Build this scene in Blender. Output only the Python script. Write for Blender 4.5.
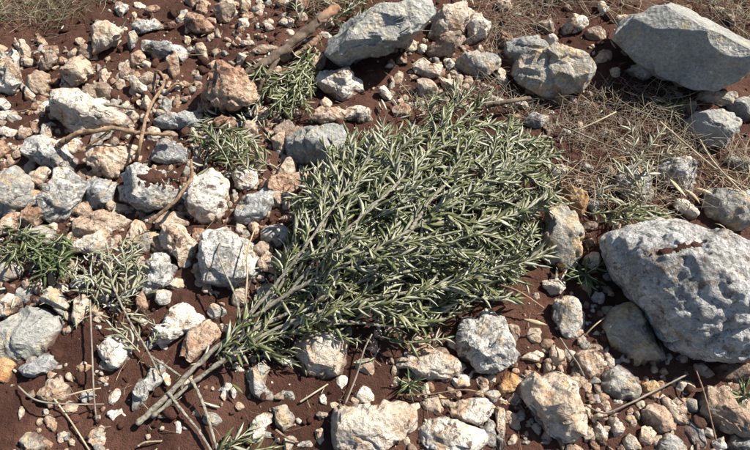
import bpy, math, random
import numpy as np
from mathutils import Vector, Matrix
from mathutils.bvhtree import BVHTree

for o in list(bpy.data.objects):
    bpy.data.objects.remove(o, do_unlink=True)
SC = bpy.context.scene
COL = SC.collection
R = math.radians

# ------------------------------------------------------------------ camera
PITCH = R(60.0); HF = R(33.5); DIST = 1.8
FWD = np.array([0, math.cos(PITCH), -math.sin(PITCH)])
UPV = np.array([0, math.sin(PITCH), math.cos(PITCH)])
RGT = np.array([1.0, 0, 0])
CAM = -FWD * DIST
cd = bpy.data.cameras.new('camera'); cam = bpy.data.objects.new('camera', cd); COL.objects.link(cam)
cd.sensor_width = 36; cd.lens = 18 / math.tan(HF); cd.clip_start = 0.05; cd.clip_end = 500
cam.location = CAM; cam.rotation_euler = (math.pi / 2 - PITCH, 0, 0)
SC.camera = cam
SC.render.resolution_x = 1024; SC.render.resolution_y = 614

# ------------------------------------------------------------------ sky, sun, exposure
SUN_EL, SUN_AZ = R(46), R(30)          # azimuth measured from +x towards +y
SUN = np.array([math.cos(SUN_EL) * math.cos(SUN_AZ), math.cos(SUN_EL) * math.sin(SUN_AZ), math.sin(SUN_EL)])
W = bpy.data.worlds.new('World'); SC.world = W; W.use_nodes = True
nt = W.node_tree
sky = nt.nodes.new('ShaderNodeTexSky'); sky.sky_type = 'NISHITA'; sky.sun_disc = False
sky.sun_elevation = SUN_EL; sky.sun_rotation = math.pi / 2 - SUN_AZ
nt.links.new(sky.outputs[0], nt.nodes['Background'].inputs[0])
nt.nodes['Background'].inputs[1].default_value = 0.065
sl = bpy.data.lights.new('sun', 'SUN'); sl.energy = 5.0; sl.angle = R(0.53); sl.color = (1.0, 0.945, 0.86)
so = bpy.data.objects.new('sun', sl); COL.objects.link(so); so.location = (3, 2, 5)
so.rotation_euler = Vector(SUN).to_track_quat('Z', 'Y').to_euler()
SC.view_settings.view_transform = 'Standard'; SC.view_settings.look = 'None'
SC.view_settings.exposure = 1.08; SC.view_settings.gamma = 1.0
SC.render.engine = 'CYCLES'

# ------------------------------------------------------------------ helpers
rng = np.random.default_rng(7); random.seed(7)
PERM = np.concatenate([rng.permutation(256)] * 3)
GR = rng.normal(size=(256, 3)); GR /= np.linalg.norm(GR, axis=1)[:, None]

def gn(P):
    """gradient noise, about -0.8..0.8"""
    P = np.asarray(P, float); I = np.floor(P).astype(int); F = P - I; I &= 255
    U = F * F * F * (F * (F * 6 - 15) + 10)
    out = np.zeros(len(P))
    for dx in (0, 1):
        wx = U[:, 0] if dx else 1 - U[:, 0]
        for dy in (0, 1):
            wy = U[:, 1] if dy else 1 - U[:, 1]
            for dz in (0, 1):
                wz = U[:, 2] if dz else 1 - U[:, 2]
                h = PERM[PERM[PERM[I[:, 0] + dx] + I[:, 1] + dy] + I[:, 2] + dz]
                g = GR[h]
                out += wx * wy * wz * (g[:, 0] * (F[:, 0] - dx) + g[:, 1] * (F[:, 1] - dy) + g[:, 2] * (F[:, 2] - dz))
    return out

def fbm(P, n=3, g=0.5):
    s = 0; a = 1.0; f = 1.0
    for i in range(n):
        s = s + a * gn(P * f + 17.3 * i); a *= g; f *= 2.03
    return s

def ground_h(x, y, detail=True):
    x = np.atleast_1d(np.asarray(x, float)); y = np.atleast_1d(np.asarray(y, float))
    P = np.stack([x, y, np.zeros_like(x)], 1)
    z = 0.05 * gn(P * 1.3 + 3.1) + 0.03 * gn(P * 4 + 9)
    if detail:
        c = 0.5 + 0.8 * gn(P * 2.2 + 40)
        z = z + 0.016 * gn(P * 9 + 5) + c.clip(0.2, 1.3) * (0.026 * np.abs(gn(P * 15 + 2)) + 0.020 * np.abs(gn(P * 36 + 8)) + 0.010 * gn(P * 78 + 1))
    return z
def gh(x, y): return float(ground_h([x], [y], False)[0])

TH = math.tan(HF)
def ray(px, py):
    d = FWD + RGT * ((px - 375) / 375 * TH) + UPV * ((225 - py) / 375 * TH)
    return d / np.linalg.norm(d)
def at(px, py, h=0.0):
    """point h above the ground, seen at photo pixel px,py"""
    d = ray(px, py); z = h; p = None
    for _ in range(3):
        t = (z - CAM[2]) / d[2]; p = CAM + d * t; z = h + gh(p[0], p[1])
    return p
def proj(P):
    P = np.atleast_2d(P) - CAM
    w = P @ FWD
    return np.stack([375 + P @ RGT / w / TH * 375, 225 - P @ UPV / w / TH * 375, w], 1)
def inpoly(x, y, poly):
    c = False; j = len(poly) - 1
    for i in range(len(poly)):
        xi, yi = poly[i]; xj, yj = poly[j]
        if (yi > y) != (yj > y) and x < (xj - xi) * (y - yi) / (yj - yi) + xi: c = not c
        j = i
    return c

def tag(o, label, cat, group=None, kind=None):
    o['label'] = label; o['category'] = cat
    if group: o['group'] = group
    if kind: o['kind'] = kind
    return o
def mesh_obj(name, V, F, mats, parent=None, loc=(0, 0, 0), smooth=True, mi=None):
    me = bpy.data.meshes.new(name)
    V = np.asarray(V, np.float32)
    if isinstance(F, np.ndarray):
        k = F.shape[1]; n = len(F)
        me.vertices.add(len(V)); me.vertices.foreach_set('co', V.ravel())
        me.loops.add(n * k); me.loops.foreach_set('vertex_index', F.astype(np.int32).ravel())
        me.polygons.add(n)
        me.polygons.foreach_set('loop_start', np.arange(0, n * k, k, dtype=np.int32))
        me.polygons.foreach_set('loop_total', np.full(n, k, np.int32))
    else:
        me.from_pydata([tuple(v) for v in V], [], F)
    me.update(calc_edges=True); me.validate()
    if smooth: me.polygons.foreach_set('use_smooth', np.ones(len(me.polygons), bool))
    for m in (mats if isinstance(mats, (list, tuple)) else [mats]): me.materials.append(m)
    if mi is not None: me.polygons.foreach_set('material_index', np.asarray(mi, np.int32))
    o = bpy.data.objects.new(name, me); COL.objects.link(o); o.location = loc
    if parent is not None: o.parent = parent
    return o
def empty(name, loc):
    o = bpy.data.objects.new(name, None); COL.objects.link(o); o.location = loc
    o.empty_display_size = 0.05
    return o

# ------------------------------------------------------------------ materials
class NT:
    def __init__(s, name):
        s.m = bpy.data.materials.new(name); s.m.use_nodes = True
        s.t = s.m.node_tree; s.b = s.t.nodes['Principled BSDF']
    def n(s, typ, **kw):
        nd = s.t.nodes.new(typ)
        for k, v in kw.items():
            if k.startswith('i_'):
                key = k[2:]; key = int(key) if key.isdigit() else key.replace('_', ' ')
                if isinstance(v, bpy.types.NodeSocket): s.t.links.new(v, nd.inputs[key])
                else: nd.inputs[key].default_value = v
            else: setattr(nd, k, v)
        return nd
    def l(s, a, b): s.t.links.new(a, b)
    def noise(s, co, scale, detail=4, rough=0.55, dist=0.0):
        return s.n('ShaderNodeTexNoise', i_Vector=co, i_Scale=scale, i_Detail=detail, i_Roughness=rough, i_Distortion=dist).outputs['Fac']
    def ramp(s, f, a, b):
        return s.n('ShaderNodeMapRange', i_0=f, i_1=a, i_2=b, interpolation_type='SMOOTHSTEP').outputs[0]
    def mix(s, f, a, b):
        nd = s.n('ShaderNodeMix', data_type='RGBA')
        for k, v in ((0, f), (6, a), (7, b)):
            if isinstance(v, bpy.types.NodeSocket): s.l(v, nd.inputs[k])
            else: nd.inputs[k].default_value = (v if k == 0 else (*v, 1))
        return nd.outputs[2]
    def math(s, op, a, b=0.0):
        nd = s.n('ShaderNodeMath', operation=op)
        for k, v in ((0, a), (1, b)):
            if isinstance(v, bpy.types.NodeSocket): s.l(v, nd.inputs[k])
            else: nd.inputs[k].default_value = v
        return nd.outputs[0]
    def bump(s, h, strength, dist):
        nd = s.n('ShaderNodeBump', i_Strength=strength, i_Distance=dist, i_Height=h)
        s.l(nd.outputs[0], s.b.inputs['Normal'])

SOIL = (0.088, 0.042, 0.030)
def rock_mat(name, A, B, stain, stain_amt=0.4, lichen=0.3, pits=0.3, soil=0.25, lich_col=(0.62, 0.61, 0.57), vein=0.0, dark=(0.10, 0.10, 0.10), foot=True):
    t = NT(name)
    tc = t.n('ShaderNodeTexCoord'); oi = t.n('ShaderNodeObjectInfo')
    sc = t.n('ShaderNodeVectorMath', operation='SCALE'); sc.inputs[0].default_value = (37, 91, 53)
    t.l(oi.outputs['Random'], sc.inputs['Scale'])
    ad = t.n('ShaderNodeVectorMath', operation='ADD', i_0=tc.outputs['Object'], i_1=sc.outputs[0])
    co = ad.outputs[0]
    n1 = t.noise(co, 9, 5, 0.6, 0.4); n2 = t.noise(co, 26, 5, 0.62, 0.6); n3 = t.noise(co, 95, 5, 0.7); n4 = t.noise(co, 300, 3, 0.6)
    c = t.mix(t.ramp(n1, 0.36, 0.64), A, B)
    # stains: ochre or rust patches
    st = t.ramp(t.noise(co, 13, 6, 0.65, 1.2), 0.62 - 0.22 * stain_amt, 0.74 - 0.2 * stain_amt)
    c = t.mix(t.math('MULTIPLY', st, 0.85), c, stain)
    # lichen and mineral crust
    li = t.ramp(t.noise(co, 34, 7, 0.72, 0.5), 0.66 - 0.2 * lichen, 0.72 - 0.16 * lichen)
    c = t.mix(t.math('MULTIPLY', li, 0.8), c, lich_col)
    # dark weathered mottling
    pi = t.ramp(t.noise(co, 48, 8, 0.75, 0.9), 0.68 - 0.2 * pits, 0.76 - 0.18 * pits)
    c = t.mix(t.math('MULTIPLY', pi, 0.7), c, dark)
    if vein:
        wv = t.n('ShaderNodeTexVoronoi', feature='DISTANCE_TO_EDGE', i_Scale=11.0, i_Vector=t.n('ShaderNodeVectorMath', operation='ADD', i_0=co, i_1=t.n('ShaderNodeTexNoise', i_Vector=co, i_Scale=14.0, i_Detail=4.0).outputs['Color']).outputs[0])
        vm = t.n('ShaderNodeMapRange', i_0=wv.outputs['Distance'], i_1=0.0, i_2=0.035, i_3=vein, i_4=0.0).outputs[0]
        c = t.mix(vm, c, stain)
    # red earth clinging in patches
    sm = t.ramp(t.noise(co, 22, 9, 0.74, 0.5), 0.68 - 0.2 * soil, 0.73 - 0.2 * soil)
    c = t.mix(t.math('MULTIPLY', sm, 0.88), c, SOIL)
    # earth banked and splashed round the foot of the stone
    sx = t.n('ShaderNodeSeparateXYZ', i_0=tc.outputs['Object'])
    zz = t.math('SUBTRACT', t.math('ADD', sx.outputs['Z'], t.math('MULTIPLY', n2, -0.05)), -0.018)
    ft = t.n('ShaderNodeMapRange', i_0=zz, i_1=0.0, i_2=0.014, i_3=0.8, i_4=0.0).outputs[0]
    if foot: c = t.mix(ft, c, SOIL)
    # grain: value variation
    hv = t.n('ShaderNodeHueSaturation', i_Color=c)
    t.l(t.n('ShaderNodeMapRange', i_0=t.math('ADD', t.math('MULTIPLY', n3, 0.7), t.math('MULTIPLY', n4, 0.3)), i_1=0.3, i_2=0.7, i_3=0.50, i_4=1.36).outputs[0], hv.inputs['Value'])
    ov = t.n('ShaderNodeHueSaturation', i_Color=hv.outputs[0])
    t.l(t.n('ShaderNodeMapRange', i_0=oi.outputs['Random'], i_1=0.0, i_2=1.0, i_3=0.86, i_4=1.1).outputs[0], ov.inputs['Value'])
    t.l(ov.outputs[0], t.b.inputs['Base Color'])
    t.b.inputs['Roughness'].default_value = 0.88; t.b.inputs['Specular IOR Level'].default_value = 0.25
    h = t.math('ADD', t.math('MULTIPLY', n2, 0.8), t.math('ADD', t.math('MULTIPLY', n3, 0.7), t.math('MULTIPLY', n4, 0.25)))
    h = t.math('SUBTRACT', h, t.math('MULTIPLY', pi, 0.25))
    vc = t.n('ShaderNodeTexVoronoi', i_Scale=70.0, i_Vector=co, feature='F1')
    h = t.math('ADD', h, t.math('MULTIPLY', vc.outputs['Distance'], 0.5))
    t.bump(h, 1.0, 0.012)
    return t.m

def rock_set(foot):
    sfx = '' if foot else '_loose'
    def rock_mat_(n, *p, **k): return rock_mat(n + sfx, *p, foot=foot, **k)
    return {
 'grey':  rock_mat_('grey_limestone', (0.255, 0.245, 0.225), (0.42, 0.40, 0.36), (0.44, 0.33, 0.20), 0.55, 0.55, 0.48, 0.3, lich_col=(0.60, 0.58, 0.52)),
 'blue':  rock_mat_('bluish_limestone', (0.235, 0.24, 0.24), (0.42, 0.415, 0.395), (0.42, 0.32, 0.21), 0.45, 0.6, 0.5, 0.35, dark=(0.09, 0.09, 0.09)),
 'smooth': rock_mat_('smooth_grey_limestone', (0.26, 0.26, 0.24), (0.36, 0.35, 0.315), (0.43, 0.36, 0.25), 0.42, 0.3, 0.2, 0.12),
 'karst': rock_mat_('weathered_karst_limestone', (0.26, 0.25, 0.235), (0.50, 0.48, 0.44), (0.44, 0.34, 0.22), 0.5, 0.75, 0.72, 0.42, lich_col=(0.66, 0.645, 0.60)),
 'boulder': rock_mat_('pale_mottled_boulder', (0.36, 0.345, 0.32), (0.58, 0.56, 0.52), (0.25, 0.175, 0.115), 0.45, 0.66, 0.62, 0.35, lich_col=(0.68, 0.67, 0.635), dark=(0.15, 0.15, 0.15)),
 'white': rock_mat_('chalky_white_limestone', (0.52, 0.46, 0.38), (0.68, 0.63, 0.55), (0.46, 0.30, 0.18), 0.55, 0.35, 0.3, 0.62, lich_col=(0.74, 0.71, 0.65)),
 'cream': rock_mat_('cream_limestone', (0.48, 0.39, 0.295), (0.63, 0.565, 0.475), (0.44, 0.265, 0.15), 0.5, 0.45, 0.3, 0.52, lich_col=(0.70, 0.66, 0.57), vein=0.5),
 'tan':   rock_mat_('tan_limestone', (0.41, 0.295, 0.21), (0.545, 0.445, 0.335), (0.36, 0.20, 0.12), 0.42, 0.5, 0.32, 0.58, lich_col=(0.66, 0.60, 0.52), vein=0.4),
 'greytan': rock_mat_('grey_tan_limestone', (0.31, 0.29, 0.25), (0.46, 0.415, 0.33), (0.48, 0.34, 0.19), 0.65, 0.45, 0.35, 0.2, lich_col=(0.60, 0.57, 0.50)),
 'rust':  rock_mat_('rust_stained_limestone', (0.32, 0.185, 0.115), (0.48, 0.35, 0.25), (0.23, 0.115, 0.07), 0.5, 0.5, 0.3, 0.72, lich_col=(0.60, 0.49, 0.38)),
 'brown': rock_mat_('brown_limestone', (0.24, 0.175, 0.13), (0.36, 0.28, 0.21), (0.28, 0.15, 0.085), 0.4, 0.4, 0.4, 0.5),
 'orange': rock_mat_('ochre_stone', (0.42, 0.22, 0.095), (0.52, 0.34, 0.18), (0.34, 0.15, 0.065), 0.4, 0.3, 0.3, 0.25),
}
RM = rock_set(True); RS = rock_set(False)

def soil_mat():
    t = NT('red_earth'); tc = t.n('ShaderNodeTexCoord'); co = tc.outputs['Object']
    n1 = t.noise(co, 3.0, 6, 0.6); n2 = t.noise(co, 40, 6, 0.7); n3 = t.noise(co, 230, 4, 0.7); n0 = t.noise(co, 1.6, 3)
    c = t.mix(t.ramp(n1, 0.35, 0.65), (0.070, 0.032, 0.023), (0.142, 0.069, 0.049))
    c = t.mix(t.math('MULTIPLY', t.ramp(n2, 0.45, 0.75), 0.6), c, (0.032, 0.017, 0.013))
    c = t.mix(t.math('MULTIPLY', t.ramp(n0, 0.5, 0.7), 0.35), c, (0.140, 0.092, 0.066))
    c = t.mix(t.math('MULTIPLY', t.ramp(n3, 0.62, 0.75), 0.5), c, (0.26, 0.15, 0.10))
    t.l(c, t.b.inputs['Base Color']); t.b.inputs['Roughness'].default_value = 0.95; t.b.inputs['Specular IOR Level'].default_value = 0.1
    t.bump(t.math('ADD', t.math('MULTIPLY', n2, 1.0), t.math('MULTIPLY', n3, 0.6)), 1.0, 0.018)
    return t.m
M_SOIL = soil_mat()

def plain(name, A, B, scale=30, rough=0.7, spec=0.3, trans=0.0, stretch=None, bump=0.0):
    t = NT(name); tc = t.n('ShaderNodeTexCoord'); oi = t.n('ShaderNodeObjectInfo'); co = tc.outputs['Object']
    gp = t.n('ShaderNodeNewGeometry')
    sc = t.n('ShaderNodeVectorMath', operation='SCALE'); sc.inputs[0].default_value = (37, 91, 53); t.l(oi.outputs['Random'], sc.inputs['Scale'])
    co = t.n('ShaderNodeVectorMath', operation='ADD', i_0=gp.outputs['Position'], i_1=sc.outputs[0]).outputs[0]
    f = t.noise(co, scale, 4, 0.6); f2 = t.noise(co, scale * 9, 4, 0.7)
    c = t.mix(t.ramp(t.math('ADD', t.math('MULTIPLY', f, 0.75), t.math('MULTIPLY', f2, 0.25)), 0.36, 0.64), A, B)
    t.l(c, t.b.inputs['Base Color']); t.b.inputs['Roughness'].default_value = rough; t.b.inputs['Specular IOR Level'].default_value = spec
    if bump: t.bump(f2, 0.8, bump)
    if trans:
        tr = t.n('ShaderNodeBsdfTranslucent'); t.l(c, tr.inputs[0])
        ms = t.n('ShaderNodeMixShader'); ms.inputs[0].default_value = trans
        t.l(t.b.outputs[0], ms.inputs[1]); t.l(tr.outputs[0], ms.inputs[2])
        t.l(ms.outputs[0], t.t.nodes['Material Output'].inputs[0])
    return t.m
M_LT = plain('olive_leaf_upper', (0.060, 0.076, 0.028), (0.172, 0.180, 0.078), 34, 0.34, 0.5, 0.12)
M_LB = plain('olive_leaf_underside', (0.22, 0.225, 0.15), (0.44, 0.43, 0.31), 40, 0.6, 0.3, 0.12)
M_DT = plain('dry_olive_leaf_upper', (0.17, 0.17, 0.105), (0.30, 0.285, 0.19), 40, 0.55, 0.4, 0.1)
M_DB = plain('dry_olive_leaf_underside', (0.36, 0.35, 0.27), (0.50, 0.47, 0.37), 40, 0.6, 0.3, 0.1)
M_WT = plain('weed_leaf', (0.060, 0.088, 0.030), (0.125, 0.155, 0.060), 40, 0.5, 0.4, 0.2)
M_BARK = plain('olive_bark', (0.12, 0.105, 0.08), (0.38, 0.345, 0.27), 110, 0.85, 0.2, bump=0.004)
M_TWIG = plain('green_grey_twig', (0.19, 0.20, 0.12), (0.34, 0.335, 0.22), 50, 0.7, 0.3)
M_WOOD = plain('brown_dead_wood', (0.13, 0.08, 0.05), (0.37, 0.25, 0.155), 70, 0.85, 0.2, bump=0.004)
M_LOG = plain('grey_brown_log_bark', (0.10, 0.072, 0.052), (0.25, 0.185, 0.135), 40, 0.9, 0.2, bump=0.006)
M_CUT = plain('reddish_cut_wood', (0.20, 0.105, 0.062), (0.30, 0.18, 0.115), 40, 0.85, 0.2)
M_STRAW = plain('dry_straw', (0.30, 0.235, 0.15), (0.52, 0.44, 0.30), 12, 0.75, 0.3, 0.15)
M_STRAW2 = plain('old_brown_straw', (0.14, 0.115, 0.09), (0.31, 0.27, 0.21), 12, 0.85, 0.2, 0.1)
M_GRASS = plain('green_grass', (0.10, 0.115, 0.045), (0.22, 0.215, 0.10), 10, 0.6, 0.3, 0.2)
M_DEAD = plain('dead_leaf', (0.33, 0.24, 0.14), (0.52, 0.43, 0.29), 30, 0.7, 0.3, 0.15)
# ------------------------------------------------------------------ the ground: one sheet, fine where the camera looks
def axis(a, b, step, far):
    core = np.arange(a, b + step / 2, step); out = []; p = b; s = step
    while p < far:
        s *= 1.35; p += s; out.append(p)
    lo = []; p = a; s = step
    while p > -far:
        s *= 1.35; p -= s; lo.append(p)
    return np.concatenate([lo[::-1], core, out])
gx = axis(-1.95, 1.95, 0.0074, 40); gy = axis(-0.8, 1.8, 0.0078, 40)
X, Y = np.meshgrid(gx, gy)
Z = ground_h(X.ravel(), Y.ravel())
nx, ny = len(gx), len(gy)
ii = (np.arange(ny - 1)[:, None] * nx + np.arange(nx - 1)[None]).ravel()
gr = mesh_obj('ground', np.stack([X.ravel(), Y.ravel(), Z], 1), np.stack([ii, ii + 1, ii + nx + 1, ii + nx], 1), M_SOIL)
gr['kind'] = 'structure'; gr['label'] = 'crumbly red brown earth under the stones'

# ------------------------------------------------------------------ rocks
_geo = {}
def geodesic(n):
    if n in _geo: return _geo[n]
    p = (1 + 5 ** 0.5) / 2
    v = np.array([(-1, p, 0), (1, p, 0), (-1, -p, 0), (1, -p, 0), (0, -1, p), (0, 1, p), (0, -1, -p), (0, 1, -p), (p, 0, -1), (p, 0, 1), (-p, 0, -1), (-p, 0, 1)], float)
    f = [(0, 11, 5), (0, 5, 1), (0, 1, 7), (0, 7, 10), (0, 10, 11), (1, 5, 9), (5, 11, 4), (11, 10, 2), (10, 7, 6), (7, 1, 8), (3, 9, 4), (3, 4, 2), (3, 2, 6), (3, 6, 8), (3, 8, 9), (4, 9, 5), (2, 4, 11), (6, 2, 10), (8, 6, 7), (9, 8, 1)]
    idx = {}; k = 0; loc = []
    for i in range(n + 1):
        for j in range(n + 1 - i):
            idx[(i, j)] = k; loc.append((i, j)); k += 1
    loc = np.array(loc); tl = []
    for i in range(n):
        for j in range(n - i):
            tl.append((idx[i, j], idx[i + 1, j], idx[i, j + 1]))
            if i + j < n - 1: tl.append((idx[i + 1, j], idx[i + 1, j + 1], idx[i, j + 1]))
    tl = np.array(tl); VV = []; FF = []
    for m, (a, b, c) in enumerate(f):
        w1 = loc[:, 0] / n; w2 = loc[:, 1] / n
        VV.append(v[a] * (1 - w1 - w2)[:, None] + v[b] * w1[:, None] + v[c] * w2[:, None]); FF.append(tl + m * k)
    VV = np.concatenate(VV); FF = np.concatenate(FF)
    _, first, inv = np.unique(np.round(VV, 6), axis=0, return_index=True, return_inverse=True)
    VV = VV[first]; FF = inv.ravel()[FF]
    VV /= np.linalg.norm(VV, axis=1)[:, None]
    _geo[n] = (VV, FF); return VV, FF

ROCKS = []      # (label, polygon, object)
def centroid(poly):
    a = cx = cy = 0
    for i in range(len(poly)):
        x0, y0 = poly[i]; x1, y1 = poly[(i + 1) % len(poly)]
        c = x0 * y1 - x1 * y0; a += c; cx += (x0 + x1) * c; cy += (y0 + y1) * c
    return np.array([cx / (3 * a), cy / (3 * a)])

def rock(label, kind, pts, d=0.8, lift=0.72, cuts=(), rough=1.0, name='rock', cat='rock', group=None, facets=7, cracks=1, blocky=0.55, std=True, up=0.0, chips=5, scoops=2, blocks=16):
    poly = [(pts[i], pts[i + 1]) for i in range(0, len(pts), 2)]
    rs = np.random.default_rng(int(sum(pts) * 7 + len(pts)) % 99991)
    pc = centroid(poly)
    w = -ray(*pc); u = RGT - w * (RGT @ w); u /= np.linalg.norm(u); v = np.cross(w, u)
    P = at(pc[0], pc[1], 0.0)
    for _ in range(2):
        q = []
        for (x, y) in poly:
            r = ray(x, y); t = ((P - CAM) @ w) / (r @ w); h = CAM + r * t - P
            q.append((h @ u, h @ v))
        q = np.array(q); Ru = np.ptp(q[:, 0]) / 2; Rv = np.ptp(q[:, 1]) / 2
        P = at(pc[0], pc[1], lift * Rv * v[2] + up)
    # outline radius by angle
    N = 360; ang = np.arange(N) / N * 2 * math.pi; rad = np.zeros(N)
    for i in range(len(q)):
        a = q[i]; e = q[(i + 1) % len(q)] - a
        dx, dy = np.cos(ang), np.sin(ang); den = dx * e[1] - dy * e[0]
        den = np.where(np.abs(den) < 1e-12, 1e-12, den)
        t = (a[0] * e[1] - a[1] * e[0]) / den; s = (a[0] * dy - a[1] * dx) / den
        ok = (t > 0) & (s >= -1e-6) & (s <= 1 + 1e-6); rad = np.where(ok, np.maximum(rad, t), rad)
    k = 2
    rad = np.mean([np.roll(rad, s) for s in range(-k, k + 1)], axis=0)
    ext = max(np.ptp([p[0] for p in poly]), np.ptp([p[1] for p in poly]))
    n = int(np.clip(ext * 0.37, 10, 50))
    S, F = geodesic(n)
    th = np.arctan2(S[:, 1], S[:, 0]) % (2 * math.pi)
    fi = th / (2 * math.pi) * N; i0 = np.floor(fi).astype(int) % N; fr = fi - np.floor(fi)
    rr = rad[i0] * (1 - fr) + rad[(i0 + 1) % N] * fr
    rho = np.hypot(S[:, 0], S[:, 1]).clip(1e-9); size = (Ru + Rv) / 2; D = d * min(Ru, Rv) * 1.05
    a = rho ** blocky
    X = np.stack([rr * a * np.cos(th), rr * a * np.sin(th), D * np.sign(S[:, 2]) * np.abs(S[:, 2]) ** 0.8], 1)
    B = np.stack([u, v, w])             # rows: local axes in the world
    allc = list(cuts)
    if std:
        allc += [((rs.normal(0, .22), rs.normal(0.1, .22), 1.0), rs.uniform(.62, .82)),
                 ((rs.normal(-.25, .3), -1.0, rs.uniform(.1, .6)), rs.uniform(.72, .92))]
    for _ in range(facets):
        nn = rs.normal(size=3); nn[2] = abs(nn[2]) + .25
        allc.append((nn, rs.uniform(.62, .90)))
    for _ in range(chips):
        allc.append((rs.normal(size=3), rs.uniform(.86, .975)))
    for _ in range(3):
        nn = rs.normal(size=3); allc.append((nn if nn @ w < 0.2 else -nn, rs.uniform(.75, .92)))
    for nn, frac in allc:
        nl = B @ np.array(nn, float); nl /= np.linalg.norm(nl)
        s = X @ nl; over = (s - frac * s.max()).clip(0); X = X - nl[None] * (over * .96)[:, None]
    for _ in range(scoops):               # conchoidal hollows
        p = X[int(rs.integers(0, len(X)))]; on = p / np.linalg.norm(p); Rr = size * rs.uniform(.35, .7)
        cc = p + on * Rr * rs.uniform(.68, .86); dv = X - cc; dl = np.linalg.norm(dv, axis=1)
        X = np.where((dl < Rr)[:, None], cc + dv / dl[:, None].clip(1e-6) * Rr, X)
    if blocks:
        K = int(blocks); sdp = X[rs.integers(0, len(X), K)] * rs.uniform(.75, 1.05, (K, 1)); off = rs.normal(0, 1, K)
        wx = X + size * .16 * np.stack([gn(X * 4 / size + 11 * j) for j in range(3)], 1)
        ci = np.argmin(((wx[:, None] - sdp[None]) ** 2).sum(2), 1)
        on = X / np.linalg.norm(X, axis=1)[:, None].clip(1e-9); cn = np.array([on[ci == j].mean(0) if (ci == j).any() else (0, 0, 1) for j in range(K)]); cn += rs.normal(0, .3, cn.shape)
        hh = (X * cn[ci]).sum(1); tgt = np.array([np.quantile(hh[ci == j], .6) if (ci == j).any() else 0 for j in range(K)])[ci]
        X = X + cn[ci] * ((tgt - hh) * .35 + off[ci] * size * .045)[:, None]
    for k, (lo, hi) in enumerate(((q[:, 0].min(), q[:, 0].max()), (q[:, 1].min(), q[:, 1].max()))):
        m0, m1 = X[:, k].min(), X[:, k].max(); X[:, k] = (lo + (X[:, k] - m0) / (m1 - m0) * (hi - lo)) * 1.04
    XW = X @ B
    sd = rs.uniform(0, 90, 3)
    nrm = XW / np.linalg.norm(XW, axis=1)[:, None].clip(1e-9)
    wl = XW / size
    big = fbm(wl * 1.7 + sd, 3, .5); mid = fbm(XW * 26 + sd, 4, .58)
    disp = size * .05 * big + rough * .0055 * min(1, size / .06) * mid
    rid = 1 - np.abs(gn(XW * 13 + sd * 2)) * 3
    disp = disp - rough * .005 * min(1, size / .06) * rid.clip(0) ** 2
    if rough > 1.2:
        disp -= (rough - 1) * .009 * (np.abs(fbm(XW * 19 + sd * 3, 3)) * 2.2).clip(0, 1) * min(1, size / .1)
        disp -= (rough - 1) * .004 * (gn(XW * 48 + sd) > .16) * min(1, size / .1)
    for _ in range(cracks):
        nn = rs.normal(size=3); nn /= np.linalg.norm(nn); c = rs.uniform(-.35, .35) * size
        qd = XW @ nn - c + size * .22 * gn(wl * 2.3 + sd * 4)
        disp -= size * .075 * np.exp(-(qd / (size * .035 + .0015)) ** 2)
    XW = XW + nrm * disp[:, None]
    base = np.array([P[0], P[1], gh(P[0], P[1])])
    o = mesh_obj(name, XW + (P - base), F, (RM if ext > 26 else RS)[kind], loc=base)
    tag(o, label, cat, group)
    ROCKS.append((label, poly, o)); return o

def surface_patch(o, pts, mat, name, thick=.006, step=2.0, na=14):
    """a thin lump of earth lying on a rock inside a photo outline"""
    poly = [(pts[i], pts[i + 1]) for i in range(0, len(pts), 2)]
    me = o.data; L = np.array(o.location)
    bvh = BVHTree.FromPolygons([v.co + o.location for v in me.vertices], [p.vertices[:] for p in me.polygons])
    xs = [p[0] for p in poly]; ys = [p[1] for p in poly]; grid = {}; V = []; F = []
    gxn = int((max(xs) - min(xs)) / step) + 2; gyn = int((max(ys) - min(ys)) / step) + 2
    def edge(x, y):
        m = 1e9
        for i in range(len(poly)):
            a = np.array(poly[i]); b = np.array(poly[(i + 1) % len(poly)]); p = np.array((x, y)); e = b - a
            t = np.clip((p - a) @ e / (e @ e), 0, 1); m = min(m, np.linalg.norm(p - a - e * t))
        return m if inpoly(x, y, poly) else -m
    for j in range(gyn):
        for i in range(gxn):
            x = min(xs) + i * step; y = min(ys) + j * step; e = edge(x, y)
            if e < -step * 1.5: continue
            hit = bvh.ray_cast(Vector(CAM), Vector(ray(x, y)))
            if hit[0] is None: continue
            nz = float(fbm(np.array([[x * .16, y * .16, 3.3]]), 3, .7)[0])
            hgt = thick * (min(1, (e + .5 + nz * na) / 4) + .35 * nz) - .002
            grid[i, j] = len(V); V.append(np.array(hit[0]) + np.array(hit[1]) * hgt - L)
    for (i, j) in grid:
        if all(k in grid for k in ((i + 1, j), (i, j + 1), (i + 1, j + 1))):
            F.append((grid[i, j], grid[i, j + 1], grid[i + 1, j + 1], grid[i + 1, j]))
    if F: return mesh_obj(name, np.array(V), F, mat, parent=o)

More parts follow.
